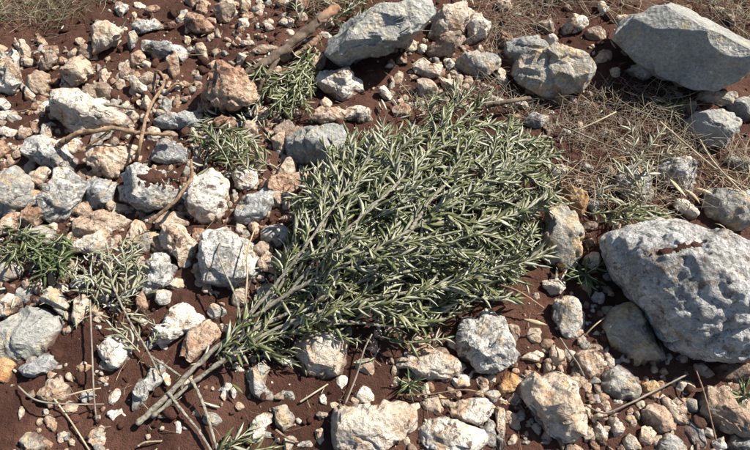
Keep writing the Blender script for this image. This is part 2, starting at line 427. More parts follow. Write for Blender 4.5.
# --- the big boulders
b1 = rock('largest boulder, grey with a shaded front face, top right corner', 'smooth',
     [615,30,618,24,630,17,645,17,655,8,668,3,685,4,700,14,715,24,728,36,745,42,760,50,762,85,745,92,725,90,710,92,690,90,670,80,658,76,640,66,632,55,625,45,617,38],
     d=.95, lift=.75, name='boulder', cat='boulder', facets=3, std=False, cuts=[((-.50,-.78,.28),.70),((.40,.30,.85),.64),((-.1,-.9,.1),.85)], rough=.6, chips=10, scoops=1, blocks=0, up=.05)
b2 = rock('pitted grey and white boulder with a red earth streak on top', 'boulder',
     [605,250,607,240,618,232,640,226,660,221,685,222,705,232,730,230,768,232,784,260,788,300,780,340,764,356,735,360,710,358,690,354,670,350,655,335,645,315,632,298,622,285,610,270],
     d=.95, lift=.75, name='boulder', cat='boulder', blocky=.72, blocks=0, scoops=0, cracks=2, rough=1.45, facets=2, chips=6, std=False, cuts=[((.12,.12,1),.80),((-.10,-.75,.55),.86)], up=.01)
b3 = rock('long pale grey boulder leaning beside the olive log', 'smooth',
     [327,48,330,40,345,30,380,10,405,2,425,-3,436,0,438,8,430,16,420,24,412,34,395,45,372,52,356,62,350,69,340,62,330,58],
     d=1.2, lift=.9, name='boulder', cat='boulder', facets=3, std=False, cuts=[((.1,-.35,.9),.66),((.1,-.9,-.25),.7)], up=.04)
b4 = rock('rounded tan and grey boulder left of the largest boulder', 'greytan',
     [512,58,520,52,530,54,545,46,560,43,575,44,590,52,596,58,594,72,585,88,570,98,556,100,540,92,530,85,520,72], d=1.0, name='boulder', cat='boulder', cracks=3, scoops=1)
rock('upright grey tan rock at the right end of the olive branch', 'greytan',
     [537,265,540,240,545,215,555,204,568,206,578,215,583,230,584,250,578,265,565,272,550,274], d=.7, facets=3)
rock('big cream rock with a dark left face, bottom right', 'cream',
     [516,398,520,388,535,380,545,372,560,370,570,374,580,385,586,400,588,425,588,438,575,442,555,440,540,432,525,418,518,408], d=1.0, cuts=[((-.85,-.35,.1),.6)], rough=1.2)
rock('rough pitted grey rock below the olive branch tips', 'karst',
     [451,335,458,316,470,314,478,318,488,306,497,308,505,320,512,335,520,345,520,362,512,370,500,372,480,372,465,375,458,362,456,345], rough=1.6)
rock('big cream block at the bottom edge of the picture', 'cream',
     [331,412,340,402,355,400,370,405,392,402,408,404,415,412,416,425,412,438,400,446,385,460,332,460,330,430], d=.9, cuts=[((-1,-.1,.1),.7)])
rock('flat dark bluish grey slab at the left edge', 'smooth',
     [-8,325,18,310,30,306,50,308,64,320,62,330,50,345,40,360,28,366,10,360,-8,352], d=.55, facets=3, cuts=[((0,.05,1),.5)], rough=.5)
rock('grey angular rock touching the top of the olive leaves', 'smooth',
     [284,150,286,138,300,126,315,123,335,124,347,132,345,146,335,158,320,168,300,170,286,168], d=.9, rough=1.1, cuts=[((-.6,-.7,.4),.7),((.3,0,1),.6)])
rock('tan shaded rock tucked under the pitted boulder', 'greytan',
     [601,328,608,312,620,304,635,306,650,318,658,332,666,350,664,362,650,371,640,368,625,356,610,344])
rock('grey stone with worn facets between olive branch and pitted boulder', 'grey',
     [550,315,553,305,562,296,575,300,584,315,585,328,578,338,565,340,555,330])
rock('rounded pale grey block above the dry grass, right side', 'smooth',
     [681,118,686,112,700,111,720,110,734,113,738,120,741,134,738,142,725,149,705,150,690,142,680,134], d=1.0, facets=2, std=False, cuts=[((-.75,-.5,.2),.62),((.15,-.1,1),.66)])
rock('dark grey rock cut by the right edge above the pitted boulder', 'grey',
     [702,205,708,195,722,188,740,188,760,192,760,232,735,234,715,228,704,218])
rock('flat grey stone at the right edge under the rounded block', 'grey', [722,158,735,154,758,158,758,172,740,172,726,168])
rock('dark grey wedge at the right edge below the largest boulder', 'smooth', [726,110,733,100,745,96,758,96,758,120,740,122,730,118], cuts=[((-.7,-.6,.2),.6)])
rock('flat greenish grey stone under the largest boulder', 'greytan', [693,95,705,92,720,90,733,94,738,98,725,105,708,108,697,104], d=.9)
rock('small sunlit stone leaning on the largest boulder', 'grey', [623,72,635,68,640,62,650,57,657,62,655,74,645,80,630,82], cuts=[((-.6,-.6,.3),.55)])
rock('two tone grey block right of the cream rubble', 'grey', [456,60,460,55,478,52,500,50,502,56,501,72,490,80,462,80,455,72], rough=.8)
rock('smooth grey rock behind the rounded tan boulder', 'smooth', [503,48,508,40,524,35,545,38,550,44,540,55,520,65,505,66])
rock('cracked cream rock right of the long pale boulder', 'cream', [428,30,432,18,445,6,458,0,470,3,475,10,466,20,462,32,440,42,428,40], cracks=4)
rock('cream rock with ochre right side near the top', 'cream', [466,38,468,20,480,13,488,16,491,25,484,38,472,46])
rock('red brown stone below the cracked cream rock', 'brown', [425,52,440,45,456,30,465,36,464,46,450,56,440,60])
rock('small white stone left of the two tone block', 'white', [443,60,452,58,455,66,448,71], name='stone', cat='stone')
rock('cream rubble stone, topmost of the heap by the long boulder', 'cream', [412,60,422,57,430,64,444,66,442,74,428,80,416,76])
rock('cream rubble stone, lowest of the heap by the long boulder', 'cream', [417,80,432,78,438,86,438,98,424,102,418,94])
rock('slanting cream rubble stone under the two tone block', 'cream', [437,78,450,75,456,85,462,95,455,98,444,90])
rock('tan stone above the olive tips, left of rubble heap', 'tan', [391,108,402,103,412,106,410,117,396,118])
rock('white and tan rock shaded by the long pale boulder', 'white', [315,78,325,72,335,67,347,70,362,82,364,92,350,103,335,100,322,90], d=1.0, cuts=[((-.5,-.8,.2),.55)])
rock('cream rock above the grey angular rock', 'tan', [308,116,318,106,330,106,345,112,350,122,330,124,314,124])
rock('white stone above the olive branch top', 'white', [343,108,355,105,370,110,374,120,360,126,346,118])
rock('white and grey stone near the top edge, right of centre', 'white', [558,37,562,24,575,14,587,18,588,26,575,34,565,37])
rock('small white stone at top edge left of largest boulder', 'white', [596,2,604,1,610,10,609,17,602,16], name='stone', cat='stone')
rock('brown stone behind the smooth grey rock', 'brown', [536,22,548,18,556,24,555,33,545,34])
rock('pale stone at the top edge above the cream rocks', 'tan', [498,-2,513,0,512,9,500,12])
rock('rusty stone right of the cream rock with ochre side', 'rust', [496,40,500,32,510,34,514,42,505,48])
# --- top left
rock('tan rock with white crest and deep shadow, upper left', 'cream', [100,20,109,24,124,32,123,38,111,46,97,56,92,52,97,40,96,30], d=1.1, lift=1.0)
rock('flat grey white slab in the red earth, upper left', 'karst', [140,40,160,40,172,42,197,57,185,65,165,56,142,46], d=.9, rough=1.2)
rock('small pinkish white stone near the top left grass', 'white', [115,10,130,4,127,10,119,18], name='stone', cat='stone')
rock('rough dark and white rock above the flat slab', 'karst', [130,27,140,18,163,18,168,28,150,34,133,35], rough=1.6, d=1.1)
rock('tan stained rock right of the leftmost tan lump', 'tan', [76,54,82,57,90,66,96,76,86,84,75,90,60,82,62,72,73,68])
rock('leftmost tan lump in the upper left heap', 'tan', [33,70,42,71,52,88,44,98,30,92,25,80])
rock('grey white rock at the left edge, upper left heap', 'white', [-6,54,8,48,20,57,22,78,26,95,10,98,-6,90])
rock('brown ridge stone in the upper left heap', 'brown', [40,72,44,58,54,50,58,60,50,70], d=1.0)
rock('large white slab behind the bent stick', 'white', [50,92,62,88,78,92,82,100,105,112,125,117,139,129,120,134,100,132,75,132,55,125,50,110], facets=3)
rock('brown rock right of the large white slab', 'brown', [92,84,105,82,115,93,110,104,96,102])
rock('rusty round stone below the white crested tan rock', 'rust', [130,52,142,50,147,58,142,68,130,66])
rock('cream stone at left edge near dry grass', 'cream', [15,46,20,40,25,39,26,46,18,51], name='stone', cat='stone')
rock('thin white flake at the left edge above white slab', 'white', [-4,112,16,110,21,115,5,120,-4,119], d=.6, name='stone', cat='stone')
rock('second white flake at the left edge, lower one', 'white', [-4,126,20,133,18,140,5,136,-4,134], d=.6, name='stone', cat='stone')
rock('white and red stone left of the curved root', 'white', [128,78,134,75,139,82,150,88,148,95,135,92], name='stone', cat='stone')
rock('pale ridge stone in upper left heap', 'white', [19,57,32,59,41,63,31,67,22,66], name='stone', cat='stone')
rock('rusty brown rock in red earth at top, left of the log', 'tan', [213,5,225,-2,236,2,235,10,228,24,214,22])
rock('tan stone at the top edge, left of the log', 'tan', [240,-2,251,2,248,14,240,16], name='stone', cat='stone')
rock('white stone in red earth, left of the log', 'white', [238,20,248,18,250,28,240,29], name='stone', cat='stone')
rock('red earth covered rock, top left centre', 'rust', [183,16,198,12,214,30,212,36,198,36,185,28])
rock('bright white stone lying on smooth red earth by the log', 'white', [264,24,271,23,275,30,268,33], name='stone', cat='stone')
rock('small flat white stone nearest the log top', 'white', [280,14,287,12,286,18,280,20], name='stone', cat='stone')
rock('flat cream stone on the red earth left of the log', 'cream', [239,41,255,40,257,46,243,47], d=.7, name='stone', cat='stone')
rock('cream chip right of the flat grey white slab', 'cream', [191,47,203,46,205,51,195,53], name='stone', cat='stone')
rock('rust stained peaked rock left of the olive sprig by the log', 'rust', [222,64,230,61,240,70,250,82,258,95,262,108,250,114,225,112,208,98,205,90,216,82], rough=1.4)
rock('small rust stone at the top left centre edge', 'rust', [195,2,205,-2,211,6,204,14,196,10], name='stone', cat='stone')
# --- left, middle band
rock('long grey rock leaning to the right under the bent stick', 'karst', [21,140,30,136,45,136,60,148,75,158,88,170,86,180,78,180,60,172,40,162,24,152], rough=1.1)
rock('grey rock standing below the long leaning one', 'karst', [52,175,58,168,80,178,88,180,80,195,75,205,62,222,50,226,36,220,40,200,48,188], rough=1.1)
rock('small cream block wedged left of the leaning grey rocks', 'cream', [27,178,32,172,46,164,52,172,44,188,34,187])
rock('grey rock at the left edge, middle height', 'grey', [-8,166,12,172,28,188,35,200,34,206,22,212,-8,222])
rock('tan stone at the left edge below the grey one', 'tan', [-8,224,18,212,27,214,22,230,-8,238])
rock('bluish grey angular rock right of the leaning rocks', 'blue', [82,182,95,176,110,178,117,188,116,196,112,210,98,214,88,204], rough=1.3)
rock('tan rock below the bluish grey angular rock', 'tan', [72,230,80,218,95,214,115,212,128,210,134,220,130,232,110,238,85,238])
rock('brown cracked rock beneath the bent stick', 'tan', [86,152,95,146,115,144,130,144,134,150,130,160,122,170,118,182,108,176,92,168], cracks=3)
r_soil = rock('white rock capped with red earth, left of centre', 'karst', [118,188,122,178,135,168,145,164,165,166,180,168,186,180,184,196,178,208,165,214,150,214,135,208,122,202], rough=1.3, facets=3)
rock('small grey white stone right of the bent stick end', 'blue', [151,152,158,142,168,138,182,143,193,150,194,160,185,166,165,163,153,160])
rock('flat grey stone above the bent stick tip', 'blue', [155,125,168,112,185,110,200,114,205,122,190,133,165,131])
rock('white pitted rock left of the grey wedge', 'white', [181,195,185,180,195,170,210,168,228,172,230,190,228,208,222,225,205,226,190,215], rough=1.4)
rock('tan stone under the slanting thin stick', 'tan', [155,224,160,213,172,211,186,217,190,227,175,233,160,231])
rock('white stone under the small olive sprig', 'white', [232,166,245,165,257,170,258,184,250,191,236,186])
rock('grey wedge shaped rock left of the olive leaves', 'blue', [234,208,240,192,255,187,270,190,274,200,270,212,255,222,242,226,236,220], rough=.9)
rock('rusty red rock below the grey angular rock', 'rust', [260,180,275,175,300,172,308,178,300,192,285,198,265,190], rough=1.4)
rock('dark speckled rock at the left rim of the olive leaves', 'karst', [260,228,275,224,292,226,294,238,285,248,268,250,260,240], rough=1.5)
rock('tan round stone under the left olive leaves', 'tan', [258,252,268,250,275,258,284,266,282,275,270,274,260,268])
rock('big weathered grey rock left of the olive leaves', 'karst', [197,240,205,228,222,228,232,234,245,238,258,244,264,260,258,275,245,284,235,296,218,294,210,284,202,262], rough=1.4)
rock('tan small stone left of the grey angular rock', 'tan', [270,138,280,130,288,132,284,152,276,155])
rock('small rusty stone beside the olive leaf rim', 'rust', [290,202,300,198,302,210,294,214], name='stone', cat='stone')
rock('tan rock left of the big weathered grey rock', 'tan', [160,232,170,222,185,225,196,240,198,255,190,275,178,268,174,255,163,250], rough=1.3)
rock('grey tan stone above the speckled rock', 'greytan', [133,240,140,234,152,230,160,236,158,248,146,256,138,250])
rock('speckled bluish white rock on the red earth, left', 'karst', [140,264,146,254,156,252,170,256,176,268,172,284,160,292,148,298,142,285], rough=1.6)
rock('white rock with dark underside, left middle', 'white', [68,246,78,240,92,230,105,232,115,242,112,252,102,258,90,252,76,252], d=1.1, lift=1.0)
rock('small rounded bluish stone, left middle', 'blue', [57,242,62,236,70,238,71,250,62,254,57,250], name='stone', cat='stone')
rock('grey stone partly under weed leaves, left', 'grey', [22,235,26,226,40,226,54,232,58,240,45,250,30,250,22,246])
rock('brown grey stone left of the dark green weed', 'greytan', [-6,268,10,260,22,264,27,272,18,282,5,284,-6,280])
rock('white tan stone at the left edge above the flat slab', 'white', [-6,306,8,295,18,292,25,298,20,308,8,318,-6,318])
rock('brown stone below the dark green weed', 'greytan', [40,292,43,286,55,288,66,296,74,304,70,314,58,308,46,302], d=1.0)
rock('smooth tan egg shaped stone right of the flat slab', 'tan', [74,300,82,294,89,298,90,310,84,324,76,328,71,316], d=1.0, facets=1, std=False, rough=.5, cracks=0, blocks=0)
rock('grey stone among dried olive leaves, left', 'blue', [70,284,78,278,92,274,94,284,80,290], name='stone', cat='stone')
# --- bottom left
rock('white rock with red stains left of the branch stem', 'white', [150,332,160,322,170,325,176,308,185,303,200,312,206,318,196,327,182,338,170,345])
rock('smooth tan rock against the olive branch stem', 'tan', [182,342,195,329,210,319,222,322,220,335,205,350,190,362,180,354], rough=.6)
rock('cream ochre stone at the left edge below the slab', 'orange', [-4,360,8,356,16,366,15,376,5,384,-4,384])
rock('thin bluish stone under the flat slab', 'blue', [18,372,35,362,52,352,58,362,58,370,35,378])
rock('tan peaked stone, bottom left', 'tan', [36,396,48,388,60,375,70,385,76,400,68,406,50,408])
rock('small tan stone right of the peaked one', 'tan', [62,407,72,400,80,403,78,412,68,414], name='stone', cat='stone')
rock('grey stone crossed by thin stalks, bottom left', 'grey', [80,397,92,389,96,400,84,405], name='stone', cat='stone')
rock('white and brown mottled rock, bottom left', 'white', [96,350,102,340,115,335,130,340,136,352,128,360,118,370,106,370,98,362], rough=1.5)
rock('upright grey rock at the butt of the olive branch', 'grey', [130,405,133,392,142,378,150,366,158,360,167,368,164,376,154,388,148,400,142,412,134,416])
rock('white flake on red earth below the upright grey rock', 'white', [106,412,112,408,126,408,129,413,118,426,110,424], d=.6, name='stone', cat='stone')
rock('small tan stone near the bottom left corner', 'tan', [43,420,48,414,58,420,60,428,50,432], name='stone', cat='stone')
rock('cream pebble near the bottom left corner', 'cream', [56,436,62,431,69,434,66,442,58,443], name='stone', cat='stone')
rock('grey stone at the bottom left edge', 'greytan', [20,438,28,432,42,434,50,440,48,455,28,455])
rock('hollow tan stone at the bottom edge, left', 'tan', [88,440,98,432,110,434,112,444,100,450], name='stone', cat='stone')
# --- bottom middle
rock('cream rock with grey lower face under the branch', 'cream', [296,335,300,330,315,328,335,332,348,342,351,355,346,368,335,374,325,378,312,382,298,378,296,365,299,350], cuts=[((-.5,-.8,.15),.62)])
rock('curved pale grey flake on the red earth', 'grey', [247,368,254,360,264,362,270,368,266,380,266,390,276,396,274,402,260,402,253,396,252,384], d=.7)
rock('small grey shard on red earth left of curved flake', 'grey', [218,388,224,382,233,385,226,392,222,395], d=.6, name='stone', cat='stone')
rock('grey wedge below the curved flake', 'greytan', [272,405,280,404,290,415,297,422,288,432,277,428,274,415])
rock('white angular stone below the curved flake', 'white', [250,424,258,418,270,412,274,422,266,430,262,440,255,444,252,434])
rock('small grey shard right of the curved flake', 'grey', [281,390,292,392,296,402,288,398], d=.6, name='stone', cat='stone')
rock('brown chip left of the big cream block', 'brown', [316,414,326,411,330,415,320,420], name='stone', cat='stone')
rock('white chip at the foot of the big cream block', 'white', [315,432,323,428,324,445,318,444], d=.6, name='stone', cat='stone')
rock('small cream chip beside the branch stem', 'cream', [232,364,240,361,244,367,236,371], name='stone', cat='stone')
rock('cream rock with a grey left end, below the leaves', 'cream', [395,365,398,352,410,345,420,345,428,352,445,362,460,370,459,378,445,382,425,382,405,378])
rock('round white stone right of the big cream block', 'white', [447,412,452,402,465,398,480,398,490,404,492,412,482,420,475,426,458,424,450,418], rough=1.3, facets=2)
rock('white flat rock at the bottom edge, centre', 'white', [414,430,420,418,432,414,445,420,460,426,475,430,488,445,485,458,425,458], d=.7)
rock('narrow upright cream stone at the bottom edge', 'cream', [494,412,505,406,506,425,507,455,498,455,496,430])
rock('speckled stone left of the narrow upright one', 'karst', [476,431,482,420,490,418,496,430,498,450,486,450])
rock('brown flat stone above the white flat rock', 'tan', [418,408,425,398,438,396,444,405,443,416,432,414], d=.7)
rock('ochre stone left of the dark faced cream rock', 'orange', [492,382,500,374,515,372,521,380,512,390,500,396,493,390])
rock('tan stone below the rough pitted rock', 'tan', [472,384,480,376,490,374,491,386,480,392])
rock('flat cream stone right of the rough pitted rock', 'cream', [520,358,525,350,535,350,546,356,535,362,524,362], d=.8)
rock('tan stone above the dark faced cream rock', 'tan', [546,352,552,344,564,348,568,360,566,368,555,366,548,359])
rock('lavender brown stone beside the cream and grey rock', 'brown', [430,352,438,344,448,350,450,360,440,358], name='stone', cat='stone')
# --- bottom right
rock('grey tan block below the tan shaded rock', 'grey', [600,385,604,372,612,364,625,364,637,374,641,385,638,398,630,402,615,398,602,392])
rock('small orange stone right of the grey tan block', 'orange', [641,384,652,380,660,388,656,396,643,397], name='stone', cat='stone')
rock('small white stone below the pitted boulder', 'white', [674,390,680,380,690,380,694,392,688,398,676,398], name='stone', cat='stone')
rock('tan rock between grey block and brown flake', 'tan', [640,412,648,402,660,402,672,418,676,430,660,434,644,430])
rock('smooth brown elongated flake, bottom right', 'tan', [661,398,668,396,680,408,691,424,683,427,672,416], d=.6, rough=.3, cracks=0, facets=1, blocks=0)
rock('pale green triangular flake, bottom right', 'smooth', [681,428,690,422,702,426,707,446,700,449,690,438], d=.5, rough=.3, cracks=0, facets=2, blocks=0)
rock('tan and white rock below the pitted boulder', 'tan', [690,408,695,395,705,386,720,388,735,398,745,410,758,425,758,442,735,432,715,424,700,418])
rock('dark stone in the bottom right corner', 'grey', [724,442,735,433,758,441,758,458,728,458], cuts=[((-.4,-.7,.3),.5)])
rock('grey white stone at the bottom right edge', 'grey', [648,440,660,433,680,435,687,446,682,458,652,458])
rock('cream fragment, upper one right of dark faced rock', 'cream', [611,426,618,420,625,427,621,437,613,436], name='stone', cat='stone')
rock('cream fragment at the bottom edge right of dark faced rock', 'cream', [622,441,630,433,640,439,641,452,625,453])
rock('brown shaded stone under the pitted boulder front', 'brown', [700,374,720,363,745,361,758,363,758,380,735,386,710,383])
rock('brown stone above the dark faced cream rock, right', 'tan', [568,353,580,349,600,355,606,364,601,373,590,379,581,373,572,366])
rock('white stone touching the dark faced rock, right', 'white', [590,420,598,422,608,436,606,447,592,443])
rock('cream chip beside the triangular flake', 'cream', [711,443,722,437,729,448,716,453], name='stone', cat='stone')
rock('pale stone under the upright grey tan rock', 'white', [542,284,555,277,565,280,566,290,552,298])
# --- right middle
rock('grey stone half shaded in the dry grass', 'grey', [613,200,616,178,622,165,640,170,652,180,654,195,650,206,630,206], cuts=[((-.9,-.3,.2),.45)])
rock('grey white stone right of the half shaded one', 'karst', [655,175,668,160,680,156,692,158,699,168,692,180,690,192,680,196,668,190], rough=1.4)
rock('orange brown stone left of the dry grass sprig', 'orange', [560,192,570,185,580,192,590,200,586,212,578,217,566,204])
rock('white stone above the pitted boulder', 'white', [672,206,676,198,690,205,699,214,695,220,685,219], name='stone', cat='stone')
rock('pale stone at the right tip of the olive leaves', 'white', [546,168,558,164,568,172,560,180,549,180])
rock('tiny pink stone below the rounded pale block', 'tan', [672,141,677,138,681,144,677,148,672,145], name='stone', cat='stone')
rock('grey white stone at the olive tips, upper right', 'blue', [524,118,534,112,545,116,548,126,536,130,526,126])
rock('flat orange stone in the straw', 'orange', [609,160,618,156,628,158,626,165,614,167], d=.7, name='stone', cat='stone')

surface_patch(r_soil, [137,176,146,167,165,167,182,171,185,182,180,190,168,186,155,186,140,184], M_SOIL, 'earth_cap', .005, 1.3, 18)
surface_patch(b2, [645,256,668,247,690,241,708,238,714,241,700,247,680,251,660,255,648,258], M_SOIL, 'earth_streak', .005, 1.5, 4)
# ------------------------------------------------------------------ tubes, leaves
def spline(P, n):
    P = np.asarray(P, float); out = []; m = len(P)
    for s in np.linspace(0, m - 1 - 1e-6, n):
        i = int(s); t = s - i
        p0 = P[max(i - 1, 0)]; p1 = P[i]; p2 = P[min(i + 1, m - 1)]; p3 = P[min(i + 2, m - 1)]
        out.append(.5 * (2 * p1 + (p2 - p0) * t + (2 * p0 - 5 * p1 + 4 * p2 - p3) * t * t + (3 * p1 - p0 - 3 * p2 + p3) * t ** 3))
    return np.array(out)
def tube(C, rad, sides=8, bumpy=0.0, seed=0):
    C = np.asarray(C, float); n = len(C); rad = np.broadcast_to(rad, n)
    T = np.gradient(C, axis=0); T /= np.linalg.norm(T, axis=1)[:, None].clip(1e-9)
    ref = np.array([0, 0, 1.0]) if abs(T[0][2]) < .9 else np.array([1.0, 0, 0])
    A = np.cross(T, ref); A /= np.linalg.norm(A, axis=1)[:, None].clip(1e-9); Bn = np.cross(T, A)
    an = np.arange(sides) / sides * 2 * math.pi
    V = C[:, None] + rad[:, None, None] * (A[:, None] * np.cos(an)[None, :, None] + Bn[:, None] * np.sin(an)[None, :, None])
    V = V.reshape(-1, 3)
    if bumpy:
        k = fbm(V * 45 + seed, 3); dirv = V - np.repeat(C, sides, 0)
        V = V + dirv * (bumpy * k)[:, None]
    F = []
    for i in range(n - 1):
        for j in range(sides):
            j2 = (j + 1) % sides; F.append((i * sides + j, i * sides + j2, (i + 1) * sides + j2, (i + 1) * sides + j))
    F.append(tuple(range(sides))[::-1]); F.append(tuple((n - 1) * sides + j for j in range(sides)))
    return V, F

def leaf_mesh(wid=.1, curl=.1, fold=.03, side=0.0):
    ts = np.array([0, .1, .3, .55, .8, 1]); hw = np.array([.012, .055, .098, .1, .055, .004]) / .1 * wid
    V = []; F = []; MI = []
    for t, h in zip(ts, hw):
        z = -curl * (t - .3) ** 2; y0 = side * t * t
        V += [(t, y0 + h, z + fold * h / wid), (t, y0, z + .006), (t, y0 - h, z + fold * h / wid), (t, y0, z - .012)]
    for i in range(len(ts) - 1):
        a = i * 4; b = a + 4
        F += [(a, a + 1, b + 1, b), (a + 1, a + 2, b + 2, b + 1), (a + 3, a, b, b + 3), (a + 2, a + 3, b + 3, b + 2)]
        MI += [0, 0, 1, 1]
    V = np.array(V); F = np.array(F)[:, ::-1]
    return V, F, np.array(MI)
LEAVES = [leaf_mesh(.092, .35, .02, .10), leaf_mesh(.105, .55, .016, -.14), leaf_mesh(.08, .2, .025, .20), leaf_mesh(.10, -.3, .02, -.12), leaf_mesh(.088, .75, .016, .05)]
def leaf_data(name, mats):
    out = []
    for V, F, MI in LEAVES:
        o = mesh_obj(name, V, F, mats, mi=MI); me = o.data; bpy.data.objects.remove(o); out.append(me)
    return out
LD_OLIVE = leaf_data('olive_leaf', [M_LT, M_LB]); LD_DRY = leaf_data('dry_olive_leaf', [M_DT, M_DB]); LD_WEED = leaf_data('weed_leaf', [M_WT, M_WT]); LD_DEAD = leaf_data('dead_leaf', [M_DEAD, M_DEAD])

def basis(x, up):
    x = x / np.linalg.norm(x); y = np.cross(up, x)
    if np.linalg.norm(y) < 1e-6: y = np.cross(np.array([0, 1.0, .1]), x)
    y /= np.linalg.norm(y); return np.stack([x, y, np.cross(x, y)], 1)
def rotx(B, a):
    c, s = math.cos(a), math.sin(a); return B @ np.array([[1, 0, 0], [0, c, -s], [0, s, c]])
def put_leaf(root, meshes, pos, B, L, k, owner=None):
    M = np.eye(4); M[:3, :3] = B * L; M[:3, 3] = np.array(pos) - np.array(root.location)
    o = bpy.data.objects.new('leaf', meshes[k]); COL.objects.link(o); o.parent = owner or root
    o.matrix_basis = Matrix(M.tolist()); return o
def joined_leaves(name, root, lst, mats):
    VV = []; FF = []; MM = []; off = 0; rl = np.array(root.location)
    for (pos, B, L, k) in lst:
        V, F, MI = LEAVES[k]; MI = MI + (2 if len(mats) > 2 and len(VV) % 11 == 0 else 0); VV.append((V * L) @ B.T + pos - rl); FF.append(F + off); MM.append(MI); off += len(V)
    o = mesh_obj(name, np.concatenate(VV), np.concatenate(FF), mats, parent=root, mi=np.concatenate(MM)); o['kind'] = 'stuff'; return o
def twig_leaves(C, rs, L0, gap, out, spread=(.45, .95), start=.08, flip=.36, level=.5, roll=.55):
    """opposite leaf pairs along the twig centre line C"""
    seg = np.linalg.norm(np.diff(C, axis=0), axis=1); cum = np.concatenate([[0], np.cumsum(seg)]); tot = cum[-1]
    s = start * tot; k = 0
    while s <= tot:
        p = np.array([np.interp(s, cum, C[:, i]) for i in range(3)])
        q = np.array([np.interp(min(s + .01, tot + .01), cum, C[:, i]) for i in range(3)]); t = q - p
        if np.linalg.norm(t) < 1e-6: t = C[-1] - C[-2]
        t /= np.linalg.norm(t); up = np.array([0, 0, 1.0]); sd = np.cross(t, up); sd /= np.linalg.norm(sd).clip(1e-6)
        sd2 = np.cross(sd, t)
        phi = (k % 2) * math.pi / 2 * .8 + rs.normal(0, .3)
        for sg in (-1, 1):
            a = rs.uniform(*spread); o = sg * (sd * math.cos(phi) + sd2 * math.sin(phi))
            d = t * math.cos(a) + o * math.sin(a); d[2] *= level; d += rs.normal(0, .17, 3)
            if d[2] < -.2: d[2] *= .3
            B = basis(d, up); B = rotx(B, rs.normal(0, roll) + (math.pi if rs.random() < flip else 0))
            taper = 1 - .35 * (s / tot) ** 3
            out.append((p, B, L0 * rs.uniform(.6, 1.25) * taper, int(rs.integers(0, 5))))
        s += gap * rs.uniform(.75, 1.3); k += 1
    B = basis(C[-1] - C[-2], np.array([0, 0, 1.0])); out.append((C[-1], rotx(B, rs.normal(0, .5)), L0 * .8, 0))

# ------------------------------------------------------------------ the cut olive branch
OUTL = [(236,352),(244,330),(276,296),(286,240),(296,182),(318,150),(346,130),(378,124),(412,116),(440,102),(474,104),(505,112),(538,128),(558,156),(556,186),(568,204),(546,226),(544,258),(536,286),(504,294),(470,302),(446,316),(412,328),(372,318),(330,322),(290,338)]
rs = np.random.default_rng(11)
br = empty('olive_branch', at(140, 425, 0.0)); RL = np.array(br.location)
tag(br, 'large cut olive branch with dense grey green leaves lying across the stones', 'branch')
def wp(lst): return np.array([at(x, y, h) for x, y, h in lst])
STEMS = [
 ([(138,424,.02),(165,398,.03),(200,362,.05),(240,328,.07),(290,292,.11),(350,262,.17),(410,230,.21),(470,195,.20),(528,160,.14)], .0085, .0026),
 ([(152,417,.025),(195,381,.04),(245,346,.06),(300,318,.09),(370,300,.13),(440,285,.14),(510,268,.11),(548,250,.08)], .0062, .0024),
 ([(236,331,.07),(275,285,.11),(310,240,.16),(345,190,.18),(375,152,.14),(392,130,.10)], .0055, .0022),
 ([(290,292,.11),(330,245,.16),(380,200,.20),(430,150,.16),(468,112,.10)], .0055, .0022),
 ([(350,262,.17),(420,245,.19),(490,220,.17),(556,200,.10)], .006, .002),
 ([(300,318,.09),(350,322,.09),(400,326,.08),(446,318,.06)], .005, .002),
 ([(268,306,.09),(292,262,.11),(304,215,.11),(318,168,.09)], .005, .002),
 ([(410,230,.21),(440,190,.20),(484,160,.16),(540,140,.09)], .005, .002),
 ([(440,285,.14),(480,298,.11),(516,298,.06)], .004, .002),
 ([(330,245,.16),(350,205,.14),(352,165,.10),(352,136,.06)], .0045, .002),
 ([(380,215,.20),(430,200,.19),(480,180,.14),(530,176,.08)], .004, .002),
 ([(236,338,.06),(290,312,.07),(340,290,.11),(400,268,.14),(470,250,.12),(530,232,.08)], .0055, .002),
]
leaves = []; own = []; ntw = 0
